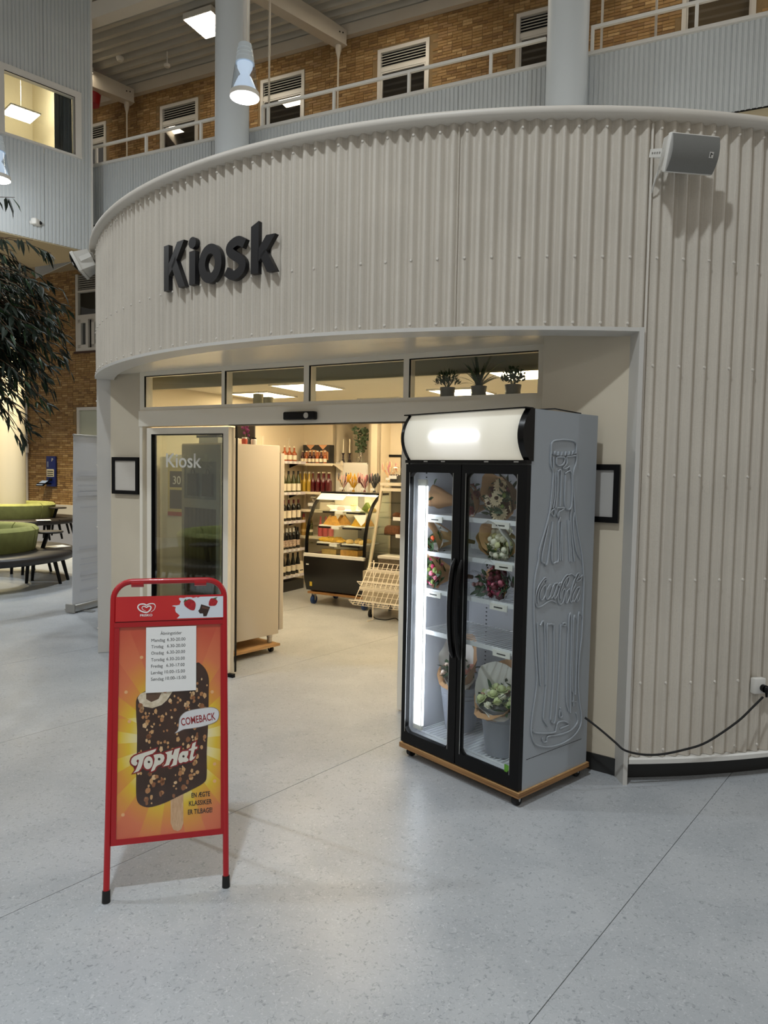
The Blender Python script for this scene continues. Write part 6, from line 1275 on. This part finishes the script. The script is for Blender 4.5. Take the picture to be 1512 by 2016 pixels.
# food in the counter
PAL = {'bread': mat('golden_bread', (222, 168, 78), .6, noise=.25, nscale=30), 'yellow': mat('egg_yellow_pastry', (232, 184, 56), .55, noise=.2, nscale=30), 'pale': mat('pale_pastry', (230, 196, 120), .6, noise=.2, nscale=40), 'brown': mat('brown_crust', (150, 92, 46), .65, noise=.3, nscale=40), 'dark': mat('dark_rye_crust', (112, 70, 40), .8, noise=.4, nscale=50), 'salad': mat('salad_green', (120, 140, 50), .6, noise=.4, nscale=60)}
def food(kind):
    m = MB()
    if kind == 'sandwich':   # paper-wrapped triangular sandwich standing on its side
        m.add([(-.08, -.04, 0), (.08, -.04, 0), (.0, -.035, .12), (-.08, .04, 0), (.08, .04, 0), (.0, .035, .12), (-.03, -.05, .05), (.03, -.05, .05)], [[0, 1, 7, 6], [0, 6, 2], [6, 7, 2], [7, 1, 2], [3, 5, 4], [0, 3, 4, 1], [1, 4, 5, 2], [2, 5, 3, 0]])
    elif kind == 'croissant':
        pts = [(.055*cos(a), .035*sin(a), .024+.004*sin(7*a)) for a in [-.2+3.5*i/14 for i in range(15)]]; m.tube(pts, [.008+.019*sin(pi*i/14)*(1+.16*(i % 2)) for i in range(15)], 8)
    elif kind == 'swirl':
        pts = [((.008+.040*t)*cos(13*t), (.008+.040*t)*sin(13*t), .020+.006*(1-t)) for t in [i/26 for i in range(27)]]; m.tube(pts, .012, 6)
    elif kind == 'bun': m.lathe([(0, 0), (.045, 0), (.055, .012), (.055, .024), (.044, .045), (.02, .056), (0, .058)], 14)
    elif kind == 'loaf':
        prof = [(-.055, 0), (.055, 0), (.064, .03), (.05, .07), (.0, .088), (-.05, .07), (-.064, .03)]; k = len(prof)
        for i in range(9):
            q = -1+2*i/8; sc = sqrt(max(.02, 1-q**6)); m.v += [(q*.11, u*sc, v*(.4+.6*sc)) for u, v in prof]
        for i in range(8): m.f += [[i*k+j, i*k+(j+1) % k, (i+1)*k+(j+1) % k, (i+1)*k+j] for j in range(k)]; m.m += [0]*k
        m.f += [list(range(k))[::-1], [8*k+j for j in range(k)]]; m.m += [0, 0]
    elif kind == 'box': m.box(-.11, .11, -.06, .06, 0, .06)
    elif kind == 'cup': m.lathe([(0, 0), (.03, 0), (.042, .06), (.044, .06), (.04, .075), (.02, .085), (0, .086)], 14)
    return m
FM2 = {}
def put(kind, pal, s, d, z, label, cat, grp, rz=0.0, sc=1.0):
    k = (kind, pal)
    if k not in FM2: FM2[k] = food(kind).mesh(kind, PAL[pal], 40)
    o = inst({'box': 'pastry_box', 'cup': 'dessert_cup', 'swirl': 'pastry_swirl'}.get(kind, kind), FM2[k], None, S(-1.33+s, 2.95+d, z+.0015), (0, 0, RS+rz), (sc,)*3); tag(o, label, cat, grp)
def tray(s0, s1, d0, d1, z, label):
    t = MB().box(s0, s1, d0, d1, z+.0005, z+.006).box(s0, s0+.008, d0, d1, z, z+.012).box(s1-.008, s1, d0, d1, z, z+.012).build('serving_tray', M['paper'], loc=S(-1.33, 2.95), rz=RS); tag(t, label, 'tray')
tray(.12, .46, .16, .55, 1.021, 'white paper tray under the left wrapped sandwiches'); tray(.50, .82, .16, .55, 1.021, 'white paper tray under the right wrapped sandwiches')
tray(.12, .46, .12, .52, .801, 'white paper tray under the croissants'); tray(.50, .82, .12, .52, .801, 'white paper tray under the open pastries'); tray(.22, .56, .26, .6, 1.211, 'white tray on the top glass shelf of the counter')
NTH = ('first', 'second', 'third', 'fourth', 'fifth', 'sixth', 'seventh', 'eighth', 'ninth')
for i, (s, d, rz, sc) in enumerate(((.20, .30, .3, 1.0), (.30, .24, -.3, 1.0), (.39, .36, .5, 1.15), (.28, .46, .1, 1.0), (.64, .30, -.2, 1.15), (.74, .38, .4, 1.0), (.58, .44, .9, .9))): put('sandwich', 'bread' if i != 4 else 'yellow', s, d, 1.028, 'golden wrapped sandwich on the middle counter shelf, %s from the left' % NTH[i], 'sandwich', 'wrapped sandwiches in the counter', rz, sc)
for i, (s, d, rz) in enumerate(((.17, .20, .2), (.28, .18, -.3), (.20, .32, .5), (.31, .32, .2), (.39, .24, .9))): put('croissant', 'yellow', s, d, .808, 'yellow croissant on the lower counter shelf, %s from the left' % NTH[i], 'croissant', 'croissants in the counter', rz, 1.1)
for i, (s, d) in enumerate(((.42, .17), (.425, .30))): put('swirl', 'yellow', s+.02, d, .808, ('front' if i == 0 else 'rear')+' yellow pastry swirl in the middle of the lower counter shelf', 'pastry', 'pastry swirls', .3*i, .9)
for i, (s, d) in enumerate(((.57, .20), (.66, .26), (.76, .20), (.60, .38), (.72, .40))): put('bun', 'pale', s, d, .808, 'pale open pastry on the lower counter shelf, %s from the left' % NTH[i], 'pastry', 'pale pastries in the counter', 0, .95)
put('bun', 'brown', .33, .36, 1.218, 'brown bun on the top counter shelf, left', 'bun', 'items on the top counter shelf'); put('cup', 'pale', .52, .36, 1.218, 'pale dessert cup in the middle of the top counter shelf', 'dessert', 'items on the top counter shelf'); put('sandwich', 'salad', .70, .40, 1.211, 'green and yellow salad sandwich on the top counter shelf, right', 'sandwich', 'items on the top counter shelf'); put('bun', 'pale', .80, .36, 1.211, 'pale roll on the top counter shelf beside the salad sandwich', 'bun', 'items on the top counter shelf')
put('box', 'pale', .28, .22, .656, 'pale pastry box on the counter floor, left', 'box', 'pastry boxes'); put('box', 'bread', .60, .20, .656, 'golden pastry box on the counter floor, right', 'box', 'pastry boxes', 0, 1.15)

# ---- jars of party utensils on the counters
def ujar(s, d, z, label, cols, seed, h=.12, fan=.5):
    t = thing('utensil_jar', label, 'jar', S(s, d, z), RS, 'glass jars of pastel utensils'); r = random.Random(seed)
    MB().lathe([(0, .001), (.040, .001), (.044, .01), (.044, h), (.047, h+.004)], 16).build('jar_glass', M['glass'], t, smooth=50)
    for i in range(16):
        a = r.uniform(0, 2*pi); ln = r.uniform(.20, .27); tip = Vector((fan*.16*cos(a), fan*.10*sin(a), ln)); p = Vector((-.02*cos(a), -.02*sin(a), .006)); c = cols[i % len(cols)]
        hnd = MB().cyl(p, p.lerp(tip, .62), .004, .006, 6).build('handle', c, t)
        q = p.lerp(tip, .6); MB().ball(tuple(q.lerp(tip, .5)), .034, 8, 5, (.36, .30, 1.4)).build('head', c, hnd, smooth=60)
    MB().box(-.03, .03, -.052, -.048, .03, .06).build('price_tag', M['paper'], t, smooth=0)
PC = lambda n, c: mat(n, c, .5)
c1, c2, c3, c4, c5, c6, c7 = PC('pastel_pink', (222, 176, 172)), PC('pewter_grey', (86, 84, 88)), PC('mustard_yellow', (210, 160, 36)), PC('rose_pink', (206, 140, 144)), PC('plum_brown', (92, 40, 46)), PC('charcoal_grey', (56, 60, 60)), PC('cream_beige', (230, 198, 160))
ujar(-1.10, 3.52, 1.456, 'glass jar of grey and pale pink brushes on the counter, leftmost', [c2, c1, c7, c2], 1, fan=.7); ujar(-.93, 3.50, 1.456, 'glass jar of mustard yellow utensils on the counter', [c3], 2, fan=.7)
ujar(-.77, 3.52, 1.456, 'glass jar of pink and plum utensils on the counter', [c4, c5, c1], 3, fan=.8); ujar(-.61, 3.50, 1.456, 'glass jar of charcoal utensils at the right end of the counter', [c6, c2], 4, fan=.6)
ujar(-.40+.02, 3.46, 1.456-.0, 'glass jar of cream and pink striped utensils beside the bread cabinet', [c7, c4], 5, fan=.8) if False else None

# ---- slanted bread cabinet
bc = thing('bread_cabinet', 'beige-framed slanted bread cabinet with glass shelves right of the counter', 'cabinet', S(-.27, 2.65), RS)
SD = [(0, .20), (.66, .20), (.66, 1.57), (.40, 1.57)]
for x in (0, 1.0): MB().prism([(0, .2), (.03, .2), (.43, 1.57), (.40, 1.57)], x, x+.03, YZ).prism([(.62, .2), (.66, .2), (.66, 1.57), (.62, 1.57)], x, x+.03, YZ).build('side_frame', mat('beige_frame', (206, 194, 168), .5) if x == 0 else bpy.data.materials['beige_frame'], bc)
for x in (.012, 1.014): MB().prism([(.03, .55), (.62, .55), (.62, 1.54), (.42, 1.54)], x, x+.004, YZ).build('side_pane', M['glassdark'], bc, smooth=0)
MB().box(0, 1.03, .38, .68, 1.565, 1.60).build('top', M['shelf'], bc); MB().box(.03, 1.0, .36, .40, 1.50, 1.535).build('front_rail', M['shelf'], bc)
MB().box(.03, 1.0, .64, .66, .2, 1.56).build('back_panel', mat('grey_brown_back', (132, 124, 110), .6), bc); MB().box(0, 1.03, .0, .66, .20, .56).build('base', mat('beige_base', (176, 164, 142), .6), bc)
MB().box(.36, .44, .60, .64, .8, 1.46).build('inner_post', M['dark'], bc)
for i, z in enumerate((1.36, 1.18, .98, .78)):
    y0 = (z-.2)/1.37*.40+.04; s_ = MB().box(.03, 1.0, y0, .64, z-.008, z).build('glass_shelf', M['glassdark'], bc, smooth=0); x = (.30, .22, .29, .40)[i]
    MB().box(x, x+.13, y0-.006, y0-.001, z-.03, z+.012).build('price_tag', M['paper'], s_, smooth=0)
MB().box(.42, .60, .15, .155, .80, .96).build('notice_sheet', M['paper'], bc, loc=(0, .03, 0), smooth=0)
for x, y in ((.07, .08), (.95, .08), (.07, .58), (.95, .58)): caster(bc, x, y, .045, .20, M['rubber'], .022)
def putb(kind, pal, x, y, z, label, cat, grp, rz=0.0, sc=1.0):
    k = (kind, pal)
    if k not in FM2: FM2[k] = food(kind).mesh(kind, PAL[pal], 40)
    tag(inst(kind, FM2[k], None, S(-.27+x, 2.65+y, z+.0015), (0, 0, RS+rz), (sc,)*3), label, cat, grp)
for i, (x, y) in enumerate(((.20, .46), (.31, .44), (.42, .46), (.53, .44))): putb('bun', ('dark', 'brown', 'brown', 'bread')[i], x, y, 1.18, 'crusty bun on the second shelf of the bread cabinet, %s from the left' % NTH[i], 'bun', 'buns in the bread cabinet', 0, 1.05)
for i, (x, y) in enumerate(((.18, .42), (.44, .44), (.70, .42))): putb('loaf', 'dark' if i == 0 else 'brown', x, y, .98, 'round seeded loaf on the middle shelf of the bread cabinet, %s from the left' % NTH[i], 'bread', 'loaves in the bread cabinet', .2*i, 1.15)
putb('loaf', 'dark', .46, .40, .78, 'flat dark loaf on the lowest glass shelf of the bread cabinet', 'bread', 'loaves in the bread cabinet', .1, .8)
WK = mat('grey_wicker', (120, 108, 90), .8, rgb2=(84, 74, 60), nscale=40, stretch=(1, 1, 6))
for i, x in enumerate((.14, .48)):
    b = thing('wicker_basket', ('left' if i == 0 else 'right')+' grey wicker basket with white lining in the base of the bread cabinet', 'basket', S(-.27+x, 2.65+.14, .561), RS, 'wicker baskets in the bread cabinet')
    m = MB()
    for k in range(9):
        z = .008+.018*k; g = .004*(k % 2); m.tube([(-g, -g, z), (.28+g, -g, z), (.28+g, .2+g, z), (-g, .2+g, z)], .0085, 5, closed=True)
    for k in range(12): m.cyl((.28*k/11, -.004, 0), (.28*k/11, -.004, .165), .005, n=5)
    m.box(0, .28, 0, .2, 0, .006).build('weave', WK, b, smooth=50); MB().box(-.014, .294, -.014, .214, .145, .175).build('lining', mat('white_lining', (206, 202, 192), .8), b)
glass_jar(S(-.10, 3.12, 1.601), 'big glass jar of dark sweets on top of the bread cabinet', M['dark'], .075, .16, True)
ujar(-.235+.0, 3.22, 1.601, 'glass jar of cream and pink striped utensils on the bread cabinet', [c7, c4, c7], 5, fan=.8, h=.05)
# ---- white wire rack in front of it
wrk = thing('wire_rack', 'white wire rack with two sloping baskets in front of the bread cabinet', 'rack', S(-.22, 2.26), RS)
WW = mat('white_coated_wire', (232, 224, 208), .4)
def sbasket(y0, z0, y1, z1, x0, x1):
    m = MB(); n = 15
    for k in range(n): x = x0+(x1-x0)*k/(n-1); m.tube([(x, y1, z1), (x, y0, z0), (x, y0-.035, z0+.055)], .0034, 5)
    for f in (0, .2, .4, .6, .8, 1): m.tube([(x0, y1+(y0-y1)*f, z1+(z0-z1)*f), (x1, y1+(y0-y1)*f, z1+(z0-z1)*f)], .0034, 5)
    for f in (.5, 1): m.tube([(x0-.035*f, y0-.035*f, z0+.055*f), (x1, y0-.035*f, z0+.055*f)], .006 if f == 1 else .0034, 5)
    m.tube([(x0-.035, y0-.035, z0+.055), (x0, y0, z0), (x0, y1, z1)], .005, 5)
    m.box(x0, x1, y0+(y1-y0)*.62, y0+(y1-y0)*.70, z0+(z1-z0)*.62+.003, z0+(z1-z0)*.70+.012)
    m.build('wire_basket', WW, wrk, smooth=60)
sbasket(.10, .43, .30, .68, .10, .95); sbasket(.02, .225, .24, .47, .04, .95)
for x in (.12, .93): MB().tube([(x, .22, .006), (x, .345, .006), (x, .345, .70)], .008, 6).build('stand_leg', WW, wrk)
tag(MB().tube(smooth2([(0, 0, .02), (.08, -.05, .008), (.2, -.04, .008), (.30, .0, .03), (.40, -.06, .012), (.6, -.1, .01)], 5), .006, 6).build('floor_cable', M['rubber'], loc=S(-.15, 2.70), rz=RS, smooth=70), 'black cable trailing on the floor under the wire rack', 'cable')

# ---- warm downlights under the left block
for p in (G(-16.7, 9.7, 6.3), G(-14.4, 9.7, 6.3), G(-13.6, 11.3, 6.3), G(-17.5, 11.5, 6.3)): lamp('soffit_downlight', 'SPOT', P_SPOT, (1, .82, .48), None, p, .05, radians(110), .5)
# place the prototypes' names tidy
bpy.context.view_layer.update()
